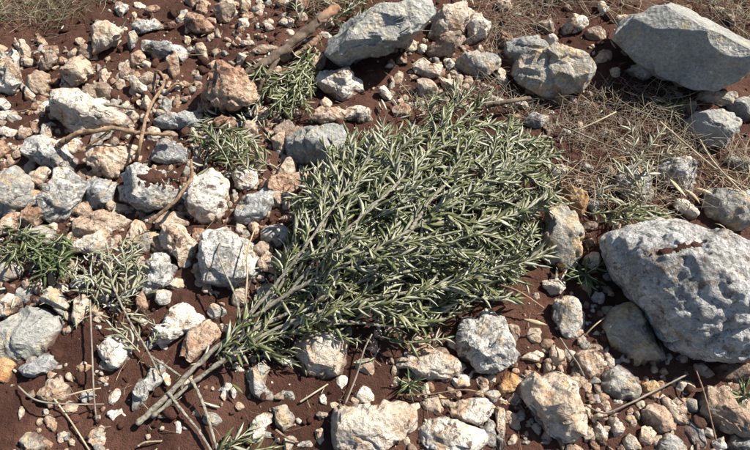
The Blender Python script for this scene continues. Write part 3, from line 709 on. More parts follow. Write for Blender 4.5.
for si, (pts, r0, r1) in enumerate(STEMS):
    C = spline(wp(pts), 60); C[1:-1] += rs.normal(0, .0009, (58, 3))
    V, F = tube(C, np.linspace(r0, r1, 60) * (1 + .08 * np.sin(np.arange(60) * 1.7)), 9, 0.8 if si < 2 else .25, si)
    stem_o = mesh_obj('stem', V - RL, F, M_BARK if r0 > .0048 else M_TWIG, parent=br)
    seg = np.linalg.norm(np.diff(C, axis=0), axis=1); cum = np.concatenate([[0], np.cumsum(seg)]); tot = cum[-1]
    s = .06 * tot; sg = 1
    while s < tot:
        p = np.array([np.interp(s, cum, C[:, i]) for i in range(3)])
        pp = proj(p)[0]; i = min(np.searchsorted(cum, s), 58)
        if inpoly(pp[0], pp[1], OUTL):
            t = C[i + 1] - C[i]; t /= np.linalg.norm(t); sd = np.cross(t, [0, 0, 1.0]); sd /= np.linalg.norm(sd)
            for _try in range(5):
                a = rs.uniform(.2, .95); el = rs.normal(.03, .22); ln = rs.uniform(.13, .27) * (1 - .1 * _try)
                d = t * math.cos(a) + sd * sg * math.sin(a) + np.array([0, 0, math.sin(el)]); d /= np.linalg.norm(d)
                bend = rs.normal(0, .6, 3) + np.array([.12, .05, -.15])
                tt = np.linspace(0, 1, 12)[:, None]; TC = p + d * ln * tt + bend * ln * .5 * tt ** 2
                g = ground_h(TC[:, 0], TC[:, 1], False) + .025; TC[:, 2] = np.maximum(TC[:, 2], g)
                e = proj(TC[-1])[0]
                if inpoly(e[0], e[1], OUTL): break
            else:
                s += .02; sg = -sg; continue
            V, F = tube(TC, np.linspace(.0019, .0008, 12), 5)
            tw = mesh_obj('twig', V - RL, F, M_TWIG, parent=br); ntw += 1
            twig_leaves(TC, rs, .053, .0165, leaves, (.3, .9)); own += [tw] * (len(leaves) - len(own))
        s += rs.uniform(.036, .060); sg = -sg
    # leaves on the leading shoot itself
    tip = C[30:] if si > 1 else C[38:]
    twig_leaves(tip, rs, .053, .017, leaves, (.3, .9)); own += [stem_o] * (len(leaves) - len(own))
# lower layer of shoots pressed against the stones
for _ in range(190):
    x, y = rs.uniform(262, 556), rs.uniform(108, 335)
    if not inpoly(x, y, OUTL): continue
    a = rs.normal(.5, .8); ln = rs.uniform(28, 60); x1, y1 = x + math.cos(a) * ln, y - math.sin(a) * ln
    if not inpoly(x1, y1, OUTL): continue
    TC = spline(wp([(x, y, rs.uniform(.03, .08)), ((x + x1) / 2 + rs.normal(0, 4), (y + y1) / 2, .07), (x1, y1, rs.uniform(.05, .16))]), 12)
    V, F = tube(TC, np.linspace(.0019, .0008, 12), 5); tw = mesh_obj('twig', V - RL, F, M_TWIG, parent=br)
    twig_leaves(TC, rs, .052, .017, leaves, (.35, 1.0)); own += [tw] * (len(leaves) - len(own))
# the 300 that show largest become parts, the rest one mass
cen = np.array([p + B[:, 0] * L * .5 for p, B, L, k in leaves]); pj = proj(cen)
vis = np.array([abs(B[:, 2] @ ((CAM - c) / np.linalg.norm(CAM - c))) * L * L for (p, B, L, k), c in zip(leaves, cen)]) / pj[:, 2] ** 2
best = {}
for i in np.argsort(pj[:, 2]):
    best.setdefault((int(pj[i, 0] // 7), int(pj[i, 1] // 7)), i)
top = sorted(best.values(), key=lambda i: -vis[i])[:300]; ts = set(top)
for n_, i in enumerate(top): put_leaf(br, LD_DRY if n_ % 11 == 0 else LD_OLIVE, *leaves[i], owner=own[i])
joined_leaves('foliage', br, [leaves[i] for i in range(len(leaves)) if i not in ts], [M_LT, M_LB, M_DT, M_DB])
print('leaves', len(leaves), 'twigs', ntw)

# ------------------------------------------------------------------ smaller sprigs and weeds
def sprig(label, shoots, L0, gap, data, mat, seed, name='olive_sprig', cat='sprig', group=None, limit=90, flip=.3, spread=(.45, 1.0)):
    rs = np.random.default_rng(seed)
    b = at(*shoots[0][0]); b[2] = gh(b[0], b[1]); root = empty(name, b); tag(root, label, cat, group)
    out = []; own = []
    for sh in shoots:
        C = spline(wp(sh), 16); V, F = tube(C, np.linspace(.0022, .0009, 16), 5)
        tw = mesh_obj('twig', V - np.array(root.location), F, mat, parent=root); twig_leaves(C, rs, L0, gap, out, spread, flip=flip); own += [tw] * (len(out) - len(own))
    for x, t_ in list(zip(out, own))[:limit]: put_leaf(root, data, *x, owner=t_)
    if len(out) > limit: joined_leaves('foliage', root, out[limit:], [data[0].materials[0], data[0].materials[1]])
    return root
def fan(cx, cy, h, n, rpx, seed, a0=0, a1=6.28, rise=.0):
    rs = np.random.default_rng(seed); out = []
    for i in range(n):
        a = a0 + (a1 - a0) * (i + rs.uniform(.2, .8)) / n; r = rpx * rs.uniform(.65, 1.1)
        out.append([(cx, cy, h * .5), (cx + math.cos(a) * r * .5, cy - math.sin(a) * r * .4, h + rise * .6), (cx + math.cos(a) * r, cy - math.sin(a) * r * .8, h * .7 + rise)])
    return out
def shoots(x0, y0, x1, y1, n, seed, ln=(16, 30), h=.06):
    rs = np.random.default_rng(seed); out = []
    for _ in range(n):
        x, y = rs.uniform(x0, x1), rs.uniform(y0, y1); a = rs.uniform(0, 6.28); l = rs.uniform(*ln); cx, cy = math.cos(a) * l, -math.sin(a) * l * .75
        out.append([(x - cx / 2, y - cy / 2, h * .5), (x + rs.normal(0, 3), y + rs.normal(0, 3), h * rs.uniform(.8, 1.5)), (x + cx / 2, y + cy / 2, h * rs.uniform(.4, 1.2))])
    return out
sprig('small olive sprig lying between the white pitted rock and the grey angular rock',
      [[(198,150,.05),(215,138,.08),(236,134,.08)], [(205,160,.05),(225,152,.08),(250,158,.07)], [(212,128,.05),(232,130,.09),(262,148,.06)],
       [(232,170,.06),(222,150,.09),(206,128,.07)], [(250,172,.06),(238,155,.10),(230,136,.08)], [(268,165,.05),(250,150,.08),(240,142,.08)], [(190,135,.05),(210,142,.07),(228,160,.07)]],
      .052, .017, LD_OLIVE, M_TWIG, 3)
sprig('olive sprig hanging over the ground below the log',
      [[(322,38,.05),(300,60,.08),(282,92,.06)], [(318,50,.05),(298,80,.08),(292,110,.05)], [(310,60,.05),(282,78,.08),(262,96,.05)], [(300,70,.05),(300,92,.07),(308,108,.04)],
       [(288,70,.05),(268,88,.07),(256,104,.05)], [(312,72,.05),(310,88,.06),(300,100,.05)], [(270,75,.05),(275,95,.06),(285,112,.05)], [(265,60,.05),(258,72,.07),(250,84,.05)], [(295,85,.05),(280,100,.07),(270,112,.05)]] + shoots(256, 60, 312, 112, 9, 44, h=.05),
      .050, .016, LD_OLIVE, M_TWIG, 4)
sprig('green sprig at the top edge above the log', [[(330,22,.03),(345,12,.07),(362,2,.06)], [(338,26,.03),(352,20,.06),(372,8,.05)], [(300,20,.03),(296,8,.07),(298,-4,.06)], [(345,10,.03),(330,4,.06),(322,-4,.06)]], .05, .018, LD_OLIVE, M_TWIG, 5)
sprig('olive tips sticking out above the main branch, below the rubble heap', [[(448,118,.04),(456,106,.09),(470,92,.10)], [(440,112,.04),(452,100,.08),(456,86,.08)], [(470,112,.05),(482,102,.09),(492,92,.08)], [(432,118,.04),(428,106,.07),(436,96,.07)]], .05, .018, LD_OLIVE, M_TWIG, 6)
sprig('dark green weed clump beside the brown stone at the left', shoots(34, 242, 66, 278, 9, 21) + fan(56, 262, .05, 4, 22, 21, rise=.02), .046, .019, LD_WEED, M_TWIG, 7, name='weed', cat='weed', flip=.05)
sprig('green weed at the left edge below the grey rock', shoots(4, 232, 42, 262, 9, 22), .046, .021, LD_OLIVE, M_TWIG, 8, name='weed', cat='weed', flip=.1)
sprig('dried olive twig with curled grey leaves, left', [[(118,300,.04),(112,280,.06),(108,252,.06)], [(124,298,.04),(126,275,.07),(122,246,.06)], [(104,296,.03),(96,282,.05),(84,270,.05)], [(130,296,.03),(138,282,.05),(134,262,.05)], [(110,275,.04),(120,262,.06),(136,254,.05)]], .048, .017, LD_DRY, M_TWIG, 9)
sprig('dried leafy twig on red earth left of the mottled rock', [[(140,352,.03),(124,336,.05),(106,322,.04)], [(140,340,.03),(130,330,.04),(116,334,.04)], [(150,345,.03),(158,330,.05),(150,320,.04)]], .042, .022, LD_DRY, M_TWIG, 10)
sprig('olive sprig with pale leaves above the half shaded stone', [[(636,200,.06),(632,185,.09),(618,165,.09)], [(640,198,.06),(645,180,.10),(652,165,.09)], [(634,200,.05),(622,205,.07),(606,196,.06)], [(640,190,.08),(632,172,.11),(640,156,.10)], [(606,205,.05),(600,190,.07),(608,172,.06)]], .046, .019, LD_DRY, M_TWIG, 12)
sprig('olive sprig lying along the top of the pitted boulder', [[(590,214,.05),(615,212,.09),(640,214,.10)], [(600,222,.06),(626,219,.10),(658,217,.11)], [(628,205,.06),(645,210,.10),(668,214,.10)]], .05, .016, LD_OLIVE, M_TWIG, 13)
sprig('small weed in the shadow left of the pitted boulder', fan(585, 274, .04, 6, 20, 23, rise=.02), .04, .020, LD_WEED, M_TWIG, 14, name='weed', cat='weed', flip=.1)
sprig('tiny blue green weed below the cream and grey rock', fan(409, 384, .02, 6, 12, 24, rise=.025), .03, .016, LD_WEED, M_TWIG, 15, name='weed', cat='weed', flip=.1, spread=(.2, .5))
sprig('green sprig at the bottom edge below the branch stem', [[(215,455,.02),(232,446,.05),(252,440,.04)], [(220,446,.02),(236,440,.05),(248,430,.04)], [(240,455,.02),(256,450,.05),(272,448,.04)]], .046, .020, LD_OLIVE, M_TWIG, 16)
sprig('olive twig trailing under the branch stem', [[(262,340,.04),(284,350,.05),(300,344,.05)], [(250,345,.04),(268,352,.05),(290,362,.04)], [(300,338,.05),(330,336,.06),(360,340,.05)], [(380,336,.05),(410,342,.06),(445,338,.05)]], .048, .018, LD_OLIVE, M_TWIG, 17)
sprig('short leafy shoots growing off the stem near its fork', [[(215,356,.05),(228,340,.08),(238,318,.07)], [(222,352,.05),(240,352,.08),(258,346,.07)], [(236,345,.05),(252,330,.09),(262,312,.08)], [(228,345,.06),(246,318,.09),(258,300,.08)], [(236,350,.06),(260,344,.08),(284,334,.08)]], .05, .022, LD_OLIVE, M_TWIG, 27)
sprig('green shoots at the top edge left of the cracked cream rock', [[(404,-4,.02),(412,-2,.05),(424,-6,.05)], [(378,6,.02),(388,-2,.05),(400,-8,.05)], [(455,-6,.02),(470,-2,.05),(486,-4,.05)]], .045, .02, LD_OLIVE, M_TWIG, 30)
sprig('green stems in the straw above the half shaded stone', [[(640,160,.04),(650,146,.08),(662,132,.08)], [(630,158,.04),(634,142,.08),(630,126,.08)], [(655,165,.04),(668,152,.07),(684,148,.06)]], .045, .024, LD_DRY, M_TWIG, 33)
sprig('grass green weed near the rounded block by the dry grass', fan(672, 112, .03, 5, 14, 25, .3, 2.6, rise=.02), .045, .022, LD_WEED, M_TWIG, 18, name='weed', cat='weed')
sprig('leafy weed at the right edge by the tan and white rock', fan(744, 396, .03, 5, 16, 26, rise=.02), .04, .02, LD_WEED, M_TWIG, 19, name='weed', cat='weed')

sprig('dried olive leaves heaped between the brown and the speckled rock', shoots(82, 246, 136, 300, 9, 41, h=.05), .044, .022, LD_DRY, M_TWIG, 42)
# ------------------------------------------------------------------ logs, sticks, roots, dry stalks
def stick(label, pts, r0, r1, mat, name='stick', cat='stick', n=40, bumpy=.3, sides=9, group=None, root=None):
    C = spline(wp(pts), n)
    if n > 20: C[1:-1] += np.random.default_rng(len(label)).normal(0, r0 * .08, (n - 2, 3))
    V, F = tube(C, np.linspace(r0, r1, n), sides, bumpy, len(label))
    b = np.array([C[0][0], C[0][1], gh(C[0][0], C[0][1])])
    if root is not None:
        return mesh_obj(name, V - np.array(root.location), F, mat, parent=root)
    o = mesh_obj(name, V - b, F, mat, loc=b); return tag(o, label, cat, group)
lg = empty('log', at(243, 76, 0.0)); tag(lg, 'broken olive log lying beside the long pale boulder', 'log')
stick('trunk', [(241,77,.03),(262,65,.05),(280,53,.07),(300,36,.09),(318,22,.11),(335,8,.12)], .015, .018, M_LOG, 'trunk', root=lg, n=60, bumpy=.45, sides=14)
stick('broken end', [(317,22,.112),(327,15,.118),(336,7,.122)], .0172, .0190, M_CUT, 'broken_end', root=lg, n=14, bumpy=.5, sides=14)
stick('side shoot', [(279,56,.06),(272,68,.05),(264,80,.04),(259,90,.02)], .010, .006, M_LOG, 'side_shoot', root=lg)
stick('tan peeled stick right of the log', [(298,56,.04),(308,48,.06),(322,35,.08)], .016, .012, M_WOOD)
bs = empty('bent_stick', at(60, 146, 0.0)); tag(bs, 'smooth brown bent stick lying on the rocks, upper left', 'stick')
stick('shaft', [(58,146,.085),(68,139,.105),(80,133,.12),(101,130,.125),(112,128,.125),(133,132,.12),(154,134,.11),(174,135,.10)], .0100, .0055, M_WOOD, 'shaft', root=bs, n=70, bumpy=.35, sides=12)
stick('fork', [(110,130,.12),(102,137,.10),(92,143,.09),(86,149,.07)], .006, .004, M_WOOD, 'fork', root=bs)
stick('curved pale root rising behind the bent stick', [(136,160,.06),(140,146,.11),(144,126,.13),(148,112,.11),(154,100,.09),(163,86,.07),(164,78,.06),(159,72,.05),(155,71,.03)], .0062, .004, M_WOOD, 'root', 'root')
stick('thin brown root curling in the red earth, upper left', [(166,92,.02),(176,84,.03),(186,86,.02),(196,82,.02)], .005, .003, M_WOOD, 'root', 'root')
stick('slanting thin brown stick between white rocks', [(149,223,.07),(162,212,.09),(176,200,.11),(186,186,.12),(192,178,.12),(191,160,.10)], .0065, .004, M_WOOD)
stick('pale grey twig under the large white slab', [(94,107,.04),(108,105,.05),(134,109,.04)], .007, .005, M_BARK)
stick('dark twig bending over the weathered grey rock', [(242,330,.07),(236,298,.10),(224,270,.12),(218,252,.12),(222,240,.11)], .0035, .002, M_BARK, 'twig', 'twig')
stick('pale upright twig before the weathered grey rock', [(244,315,.07),(247,280,.12),(248,250,.13),(256,226,.12)], .003, .002, M_STRAW, 'twig', 'twig')
stick('long dark twig running down from the dried leaves to the stem', [(108,252,.06),(112,282,.06),(128,318,.05),(146,348,.05),(160,375,.06)], .0032, .0025, M_BARK, 'twig', 'twig')
stick('forked side stem bending down left of the branch butt', [(150,356,.04),(166,366,.05),(180,376,.06)], .0038, .003, M_BARK, 'twig', 'twig')
stick('bent side stem running down to the bottom edge', [(190,378,.05),(197,390,.05),(206,412,.03),(216,446,.02),(220,458,.02)], .0045, .0035, M_BARK, 'twig', 'twig')
stick('thin stem crossing the earth right of the branch butt', [(168,392,.04),(180,408,.03),(198,430,.02),(212,452,.02)], .0042, .003, M_BARK, 'twig', 'twig')
stick('tall thin vertical stalk at the left', [(90,300,.05),(92,350,.05),(94,395,.04),(97,425,.01)], .0026, .002, M_STRAW2, 'stalk', 'stalk', n=20, bumpy=0, sides=6)
stick('straight pale stalk slanting at the bottom left', [(52,396,.03),(70,420,.02),(88,448,.015),(94,458,.01)], .0024, .0018, M_STRAW, 'stalk', 'stalk', n=20, bumpy=0, sides=6)
stick('dark stalk lying across the tan peaked stone', [(18,386,.02),(36,400,.05),(66,404,.06),(104,404,.02)], .0024, .0018, M_STRAW2, 'stalk', 'stalk', n=20, bumpy=0, sides=6)
stick('pale stalk crossing the vertical stalk', [(66,396,.05),(84,391,.05),(101,388,.03)], .0026, .002, M_STRAW, 'stalk', 'stalk', n=20, bumpy=0, sides=6)
stick('forked pale twig at the bottom edge on red earth', [(138,446,.01),(146,442,.015),(162,441,.01)], .003, .002, M_STRAW, 'twig', 'twig')
stick('dry reddish stalk right of the curved flake', [(300,402,.01),(314,393,.02),(328,384,.01)], .003, .002, M_STRAW, 'stalk', 'stalk', n=20, bumpy=0, sides=6)
stick('tall leaning stalk left of the cream and grey rock', [(345,404,.02),(357,374,.04),(364,350,.05),(372,334,.06)], .0028, .002, M_STRAW2, 'stalk', 'stalk', n=20, bumpy=0, sides=6)
stick('thin dry twig below the grey wedge', [(276,430,.02),(286,437,.03),(298,442,.01)], .0034, .0025, M_WOOD, 'twig', 'twig')
stick('long brown twig below the rough pitted rock', [(398,395,.02),(430,394,.03),(470,390,.04),(510,404,.02)], .0024, .0016, M_WOOD, 'twig', 'twig')
stick('curved dry stalk below the grey tan block', [(586,405,.02),(604,413,.03),(628,404,.04),(648,394,.04),(672,382,.05),(688,374,.04)], .0026, .002, M_STRAW2, 'stalk', 'stalk')
stick('upright thin stalk by the white stone, bottom right', [(716,440,.03),(710,415,.05),(704,392,.06),(696,370,.06)], .0024, .0018, M_WOOD, 'stalk', 'stalk')
stick('brown twig left of the tan stone, lower right', [(560,338,.03),(568,350,.05),(578,364,.06),(584,376,.05)], .0028, .002, M_STRAW2, 'twig', 'twig')
stick('dark stick in the litter above the olive tips', [(486,106,.04),(505,102,.06),(530,98,.05)], .010, .007, M_LOG)
stick('long straw stalk running through the dry grass to the block', [(560,125,.06),(590,138,.08),(628,154,.08)], .003, .002, M_STRAW2, 'stalk', 'stalk', n=20, bumpy=0, sides=6)
stick('long straw stalk slanting below the rounded block', [(660,122,.05),(688,146,.08),(720,172,.08),(752,192,.07)], .0034, .0024, M_STRAW, 'stalk', 'stalk', n=20, bumpy=0, sides=6)
stick('second straw stalk at the right edge under the rounded block', [(700,140,.05),(712,160,.08),(735,185,.09),(748,196,.08)], .003, .002, M_STRAW, 'stalk', 'stalk', n=20, bumpy=0, sides=6)
stick('pale straw stalk on top of the dry grass mat', [(578,130,.06),(596,122,.08),(616,112,.07)], .0034, .0024, M_STRAW, 'stalk', 'stalk', n=20, bumpy=0, sides=6)
stick('dry stalk in the shadow left of the pitted boulder', [(584,336,.03),(594,326,.05),(604,318,.05)], .0022, .0016, M_STRAW, 'stalk', 'stalk', n=12, bumpy=0, sides=6)
stick('twig with red bark at the lower tips of the olive branch', [(498,284,.07),(520,292,.08),(544,308,.05)], .003, .002, M_CUT, 'twig', 'twig')

# loose dead leaves
rl = np.random.default_rng(31)
for lab, x0, y0, x1, y1, h in [
  ('pale dead leaf at upper left of the white stone by the pitted boulder', 670, 179, 682, 197, .09), ('pale dead leaf lying right of the grey white stone', 685, 189, 701, 202, .08),
  ('dead leaf above the pitted boulder near the right edge', 696, 188, 713, 195, .07), ('long pale leaf on red earth below the branch stem', 263, 356, 292, 354, .03),
  ('curled pale leaf right of the rough pitted rock', 524, 319, 547, 327, .05), ('dead leaf among the straw at right', 622, 139, 632, 146, .06),
  ('single pale olive leaf above the upright grey tan rock', 552, 196, 570, 199, .1)]:
    a = at(x0, y0, h); b = at(x1, y1, h); L = np.linalg.norm(b - a)
    o = bpy.data.objects.new('dead_leaf', LD_DEAD[int(rl.integers(0, 5))]); COL.objects.link(o)
    M = np.eye(4); M[:3, :3] = rotx(basis(b - a, np.array([0, -.3, 1.0])), rl.normal(0, .3)) @ np.diag([L, L * 1.1, L]); M[:3, 3] = a
    o.matrix_world = Matrix(M.tolist()); tag(o, lab, 'leaf')
# ------------------------------------------------------------------ loose small stones: individuals, labelled by their neighbours
rs = np.random.default_rng(5)
LAND = [(l, centroid(p)) for l, p, o in ROCKS if len(l.split()) <= 10]
MAIN = [p for l, p, o in ROCKS]
COLN = {'white': 'white', 'cream': 'cream', 'tan': 'tan', 'rust': 'rusty', 'grey': 'grey', 'brown': 'brown'}
ZONES = [((0,40,330,300), 110, ['cream','tan','tan','white','rust','tan','grey','brown']), ((0,300,330,450), 26, ['cream','tan','white','grey','white']), ((120,0,330,110), 30, ['white','cream','rust','rust','tan']),
         ((330,330,600,450), 38, ['cream','tan','white','tan','brown']), ((560,330,750,450), 36, ['cream','tan','white','tan','brown','rust']), ((380,40,560,125), 22, ['cream','tan','white','rust']),
         ((530,150,760,330), 16, ['white','tan','brown','grey']), ((540,90,700,170), 14, ['tan','brown','white','grey']), ((560,0,750,110), 9, ['tan','white','brown'])]
used = set(); placed = []
for (x0, y0, x1, y1), cnt, kinds in ZONES:
    made = tries = 0
    while made < cnt and tries < 4000:
        tries += 1
        x = rs.uniform(x0, x1); y = rs.uniform(y0, y1); r = rs.uniform(4.5, 7.0) if rs.random() < .45 else rs.uniform(7, 12.5)
        if x < 330 and 50 < y < 300: r *= 1.5
        ok = not inpoly(x, y, OUTL)
        if ok:
            for p in MAIN:
                if inpoly(x, y, p) or min((x - a) ** 2 + (y - b) ** 2 for a, b in p) < (r * .12) ** 2: ok = False; break
        if ok and any((x - a) ** 2 + (y - b) ** 2 < (r + c) ** 2 * .5 for a, b, c in placed): ok = False
        if not ok: continue
        kd = kinds[int(rs.integers(0, len(kinds)))]
        sz = 'small' if r < 7 else 'larger'
        lab = None
        for l, c in sorted(LAND, key=lambda q: (q[1][0] - x) ** 2 + (q[1][1] - y) ** 2)[:6]:
            dx, dy = x - c[0], y - c[1]
            if abs(dx) > 2.2 * abs(dy): dr = 'right of' if dx > 0 else 'left of'
            elif abs(dy) > 2.2 * abs(dx): dr = 'below' if dy > 0 else 'above'
            else: dr = ('lower' if dy > 0 else 'upper') + (' right of' if dx > 0 else ' left of')
            t = f'{sz} {COLN[kd]} stone {dr} the {l}'
            if t not in used and len(t.split()) <= 16: lab = t; break
        if lab is None: continue
        used.add(lab); placed.append((x, y, r)); made += 1
        n = int(rs.integers(4, 8)); a = np.sort(rs.uniform(0, 2 * math.pi, n)); a = np.linspace(0, 2 * math.pi, n, endpoint=False) + rs.normal(0, .2, n)
        el = rs.uniform(.42, .9); ro = rs.uniform(0, 3.14); pts = []
        for t in a:
            q = r * rs.uniform(.75, 1.15); ux, uy = q * math.cos(t), q * el * math.sin(t)
            pts += [x + ux * math.cos(ro) - uy * math.sin(ro), y + ux * math.sin(ro) + uy * math.cos(ro)]
        rock(lab, kd, pts, d=rs.uniform(.6, 1.0), lift=.5, name='stone', cat='stone', group='loose small stones', facets=8, cracks=0, blocks=7, chips=3, scoops=2)
print('small stones', len(placed), 'rocks', len(ROCKS))

# ------------------------------------------------------------------ uncountable litter
def area(n, poly=None, seed=0, xr=(-2.9, 2.9), yr=(-1.1, 2.9), dens=None):
    r = np.random.default_rng(seed); out = []
    while len(out) < n:
        P = np.stack([r.uniform(*xr, 4000), r.uniform(*yr, 4000)], 1); q = proj(np.column_stack([P, np.zeros(4000)]))
        for p, s in zip(P, q):
            if poly is not None and not inpoly(s[0], s[1], poly): continue
            if dens is not None and r.random() > dens(s[0], s[1], p): continue
            out.append(p)
            if len(out) >= n: break
    return np.array(out)
def chips(name, label, cat, n, size, mats, seed, dens=None, flat=.6, sink=.2, ex=2.5):
    r = np.random.default_rng(seed); V0, F0 = geodesic(2 if size[1] > .02 else 1); P = area(n, None, seed, dens=dens)
    h = ground_h(P[:, 0], P[:, 1]); VV = []; FF = []; MM = []
    for i in range(n):
        s = size[0] + (size[1] - size[0]) * r.random() ** ex
        Vv = V0 * (1 + r.normal(0, .10, (len(V0), 1))) * np.array([1, r.uniform(.6, 1), flat * r.uniform(.6, 1.2)])
        for _ in range(5):
            nn = r.normal(size=3); nn /= np.linalg.norm(nn); Vv = Vv - nn * ((Vv @ nn) - r.uniform(.22, .62)).clip(0)[:, None]
        a = r.uniform(0, 6.28); c, q = math.cos(a), math.sin(a); Vv = Vv @ np.array([[c, q, 0], [-q, c, 0], [0, 0, 1]])
        VV.append(Vv * s + np.array([P[i, 0], P[i, 1], h[i] + s * flat * (1 - sink) * .5])); FF.append(F0 + i * len(V0)); MM.append(np.full(len(F0), r.integers(0, len(mats))))
    o = mesh_obj(name, np.concatenate(VV), np.concatenate(FF), mats, smooth=False, mi=np.concatenate(MM)); tag(o, label, cat, kind='stuff'); return o
chips('soil_crumbs', 'loose crumbs of red brown earth over the ground', 'soil', 7000, (.003, .014), [M_SOIL], 51, flat=.8)
chips('soil_clods', 'lumps of red brown earth between the stones', 'soil', 1700, (.008, .032), [M_SOIL], 54, flat=.75, sink=.6, ex=1.8, dens=lambda x, y, p: 1.0 if x < 330 and y < 120 else .35)
def gd(x, y, p):
    k = .35 + 1.2 * float(gn(np.array([[p[0] * 2.5, p[1] * 2.5, 7.7]]))[0])
    if x > 560 and y < 170: k *= .3
    if x < 90 and y < 30: k *= .2
    return k
chips('gravel', 'pale limestone chips scattered over the red earth', 'gravel', 4200, (.0028, .0125), [RS['white'], RS['cream'], RS['tan'], RS['white'], RS['grey'], RS['rust']], 52, dens=gd)

HEAPS = [([(-20,60),(60,45),(130,66),(215,95),(300,110),(300,170),(290,230),(270,300),(215,300),(130,262),(100,330),(-20,330)], .8), ([(370,340),(520,330),(600,345),(770,370),(770,460),(340,460),(420,400)], .7),
         ([(390,40),(500,20),(500,100),(390,118)], .7), ([(180,0),(270,0),(262,110),(200,110)], .45), ([(-20,340),(110,350),(110,460),(-20,460)], .3)]
def heap(x, y):
    for p, v in HEAPS:
        if inpoly(x, y, p): return v
    return .05 if -30 < x < 780 and -20 < y < 470 else .035
chips('rubble', 'angular pale rubble filling the gaps between the rocks', 'rubble', 2300, (.008, .029), [RS['cream'], RS['tan'], RS['greytan'], RS['grey'], RS['rust'], RS['brown'], RS['tan'], RS['tan'], RS['rust']], 53, dens=lambda x, y, p: heap(x, y), ex=1.2, flat=.75, sink=1.2)
def strands(name, label, cat, P, seed, length, width, mats, up=.3, curve=.5, lift=.0, direction=None, kind='stuff', clump=0.0):
    r = np.random.default_rng(seed); VV = []; FF = []; MM = []; off = 0
    h = ground_h(P[:, 0], P[:, 1]); K = 5
    for i in range(len(P)):
        L = r.uniform(*length); a = r.uniform(0, 6.28) if direction is None else direction + r.normal(0, .7)
        e = abs(r.normal(0, up)); d = np.array([math.cos(a) * math.cos(e), math.sin(a) * math.cos(e), math.sin(e)])
        t = np.linspace(0, 1, K)[:, None]; bnd = r.normal(0, curve, 3) * np.array([1, 1, .3]) - np.array([0, 0, .7 * math.sin(e)])
        C = np.array([P[i, 0], P[i, 1], h[i] + .004 + r.uniform(0, 1) * lift]) + d * L * t + bnd * L * .5 * t * t
        C[:, 2] = np.maximum(C[:, 2], h[i] + .003)
        w = r.uniform(*width) * np.linspace(1, .35, K)
        T = C[-1] - C[0]; T /= np.linalg.norm(T); A = np.cross(T, [0, 0, 1.0]); A /= np.linalg.norm(A).clip(1e-6); Bn = np.cross(A, T)
        an = np.array([0, 2.09, 4.19]); V = C[:, None] + w[:, None, None] * (A * np.cos(an)[:, None] + Bn * np.sin(an)[:, None])[None]
        VV.append(V.reshape(-1, 3)); f = []
        for k in range(K - 1):
            for j in range(3):
                j2 = (j + 1) % 3; f.append((k * 3 + j, k * 3 + j2, k * 3 + 3 + j2, k * 3 + 3 + j))
        FF.append(np.array(f) + off); off += K * 3; MM.append(np.full(len(f), r.integers(0, len(mats))))
    o = mesh_obj(name, np.concatenate(VV), np.concatenate(FF), mats, mi=np.concatenate(MM)); tag(o, label, cat, kind=kind); return o
mat_poly = [(560,106),(585,96),(620,88),(660,92),(690,108),(684,140),(690,160),(660,168),(620,160),(575,152),(552,136)]
strands('dry_grass', 'tangled mat of dry straw between olive tips and rounded block', 'dry grass', area(760, mat_poly, 61), 62, (.03, .12), (.0006, .0014), [M_STRAW, M_STRAW2, M_STRAW2, M_STRAW2, M_WOOD], up=.35, lift=.04)
strands('grass', 'half dry grass in the top left corner', 'grass', area(1500, [(-60,-60),(95,-60),(88,14),(70,24),(40,30),(-60,34)], 63), 64, (.06, .16), (.0007, .0016), [M_STRAW, M_GRASS, M_STRAW2, M_STRAW2, M_GRASS], up=.5, lift=.02)
strands('grass', 'dry grass along the top edge behind the largest boulder', 'grass', area(1500, [(515,-50),(800,-50),(800,60),(742,38),(720,24),(690,2),(650,2),(614,24),(590,14),(560,12),(530,16)], 65), 66, (.06, .17), (.0007, .0017), [M_STRAW, M_STRAW2, M_STRAW2, M_GRASS], up=.5, lift=.02)
strands('grass', 'green tufts along the top edge left of the long boulder', 'grass', area(420, [(80,-40),(140,-40),(125,6),(95,8)], 67).tolist() and np.concatenate([area(220, [(80,-40),(135,-40),(120,5),(90,6)], 67), area(420, [(270,-40),(400,-40),(370,0),(340,24),(300,30),(282,10)], 68)]), 69, (.05, .13), (.0008, .0018), [M_GRASS, M_GRASS, M_STRAW2, M_STRAW], up=.6)
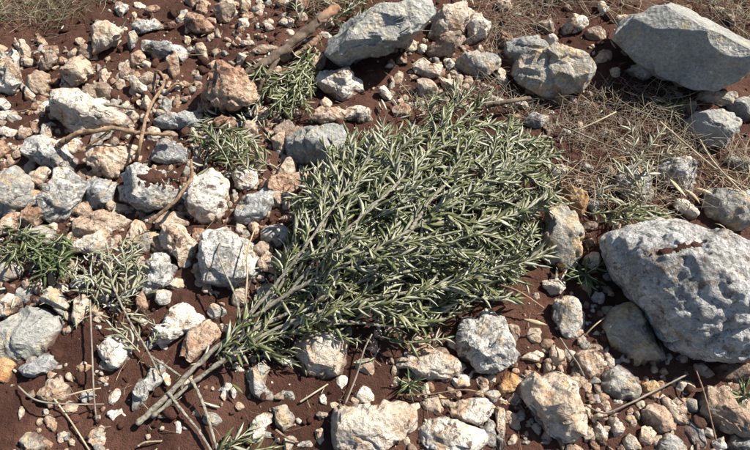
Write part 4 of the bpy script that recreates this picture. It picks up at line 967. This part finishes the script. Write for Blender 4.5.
strands('dry_grass', 'loose straw right of the cream rubble above the olive tips', 'dry grass', area(620, [(470,0),(560,0),(540,40),(500,46),(500,84),(560,104),(540,128),(470,108),(400,118),(395,90),(440,100),(490,84)], 70), 71, (.03, .11), (.0007, .0015), [M_STRAW, M_STRAW2, M_STRAW2], up=.35, lift=.02)
strands('dry_grass', 'straw strands around the stones at the right edge', 'dry grass', area(420, [(560,165),(760,140),(760,200),(700,205),(640,222),(590,222),(545,200)], 72), 73, (.05, .17), (.0007, .0015), [M_STRAW, M_STRAW, M_STRAW2], up=.4, lift=.06)
strands('dry_litter', 'fine straw and root bits scattered over the red earth', 'litter', area(3400, None, 74, dens=lambda x, y, p: .3 + .9 * float(gn(np.array([[p[0] * 2, p[1] * 2, 1.7]]))[0]) + (.35 if 330 < y and 330 < x < 600 else 0)), 75, (.012, .07), (.0005, .0013), [M_STRAW, M_STRAW2, M_WOOD], up=.15, lift=.012)
# fallen olive leaves too many to count, mostly round the branch
r = np.random.default_rng(81); lst = []
root = None
P = np.concatenate([area(260, [(240,350),(250,300),(270,220),(290,150),(380,105),(480,90),(560,130),(590,200),(560,290),(480,330),(420,360),(300,380),(220,400)], 82), area(120, [(190,110),(275,115),(280,180),(190,185)], 83), area(120, [(0,225),(150,235),(150,330),(0,320)], 84), area(240, None, 85)])
h = ground_h(P[:, 0], P[:, 1]); VV = []; FF = []; MM = []; off = 0
for i in range(len(P)):
    a = r.uniform(0, 6.28); B = rotx(basis(np.array([math.cos(a), math.sin(a), r.normal(0, .2)]), np.array([0, 0, 1.0])), r.normal(0, .4) + (math.pi if r.random() < .5 else 0))
    V, F, MI = LEAVES[int(r.integers(0, 5))]; VV.append((V * r.uniform(.03, .055)) @ B.T + np.array([P[i, 0], P[i, 1], h[i] + r.uniform(.006, .03)])); FF.append(F + off); off += len(V)
    MM.append(MI + 2 * int(r.random() < .55))
o = mesh_obj('leaf_litter', np.concatenate(VV), np.concatenate(FF), [M_LT, M_LB, M_DT, M_DB], mi=np.concatenate(MM)); tag(o, 'fallen olive leaves strewn on the earth around the branch', 'leaf litter', kind='stuff')
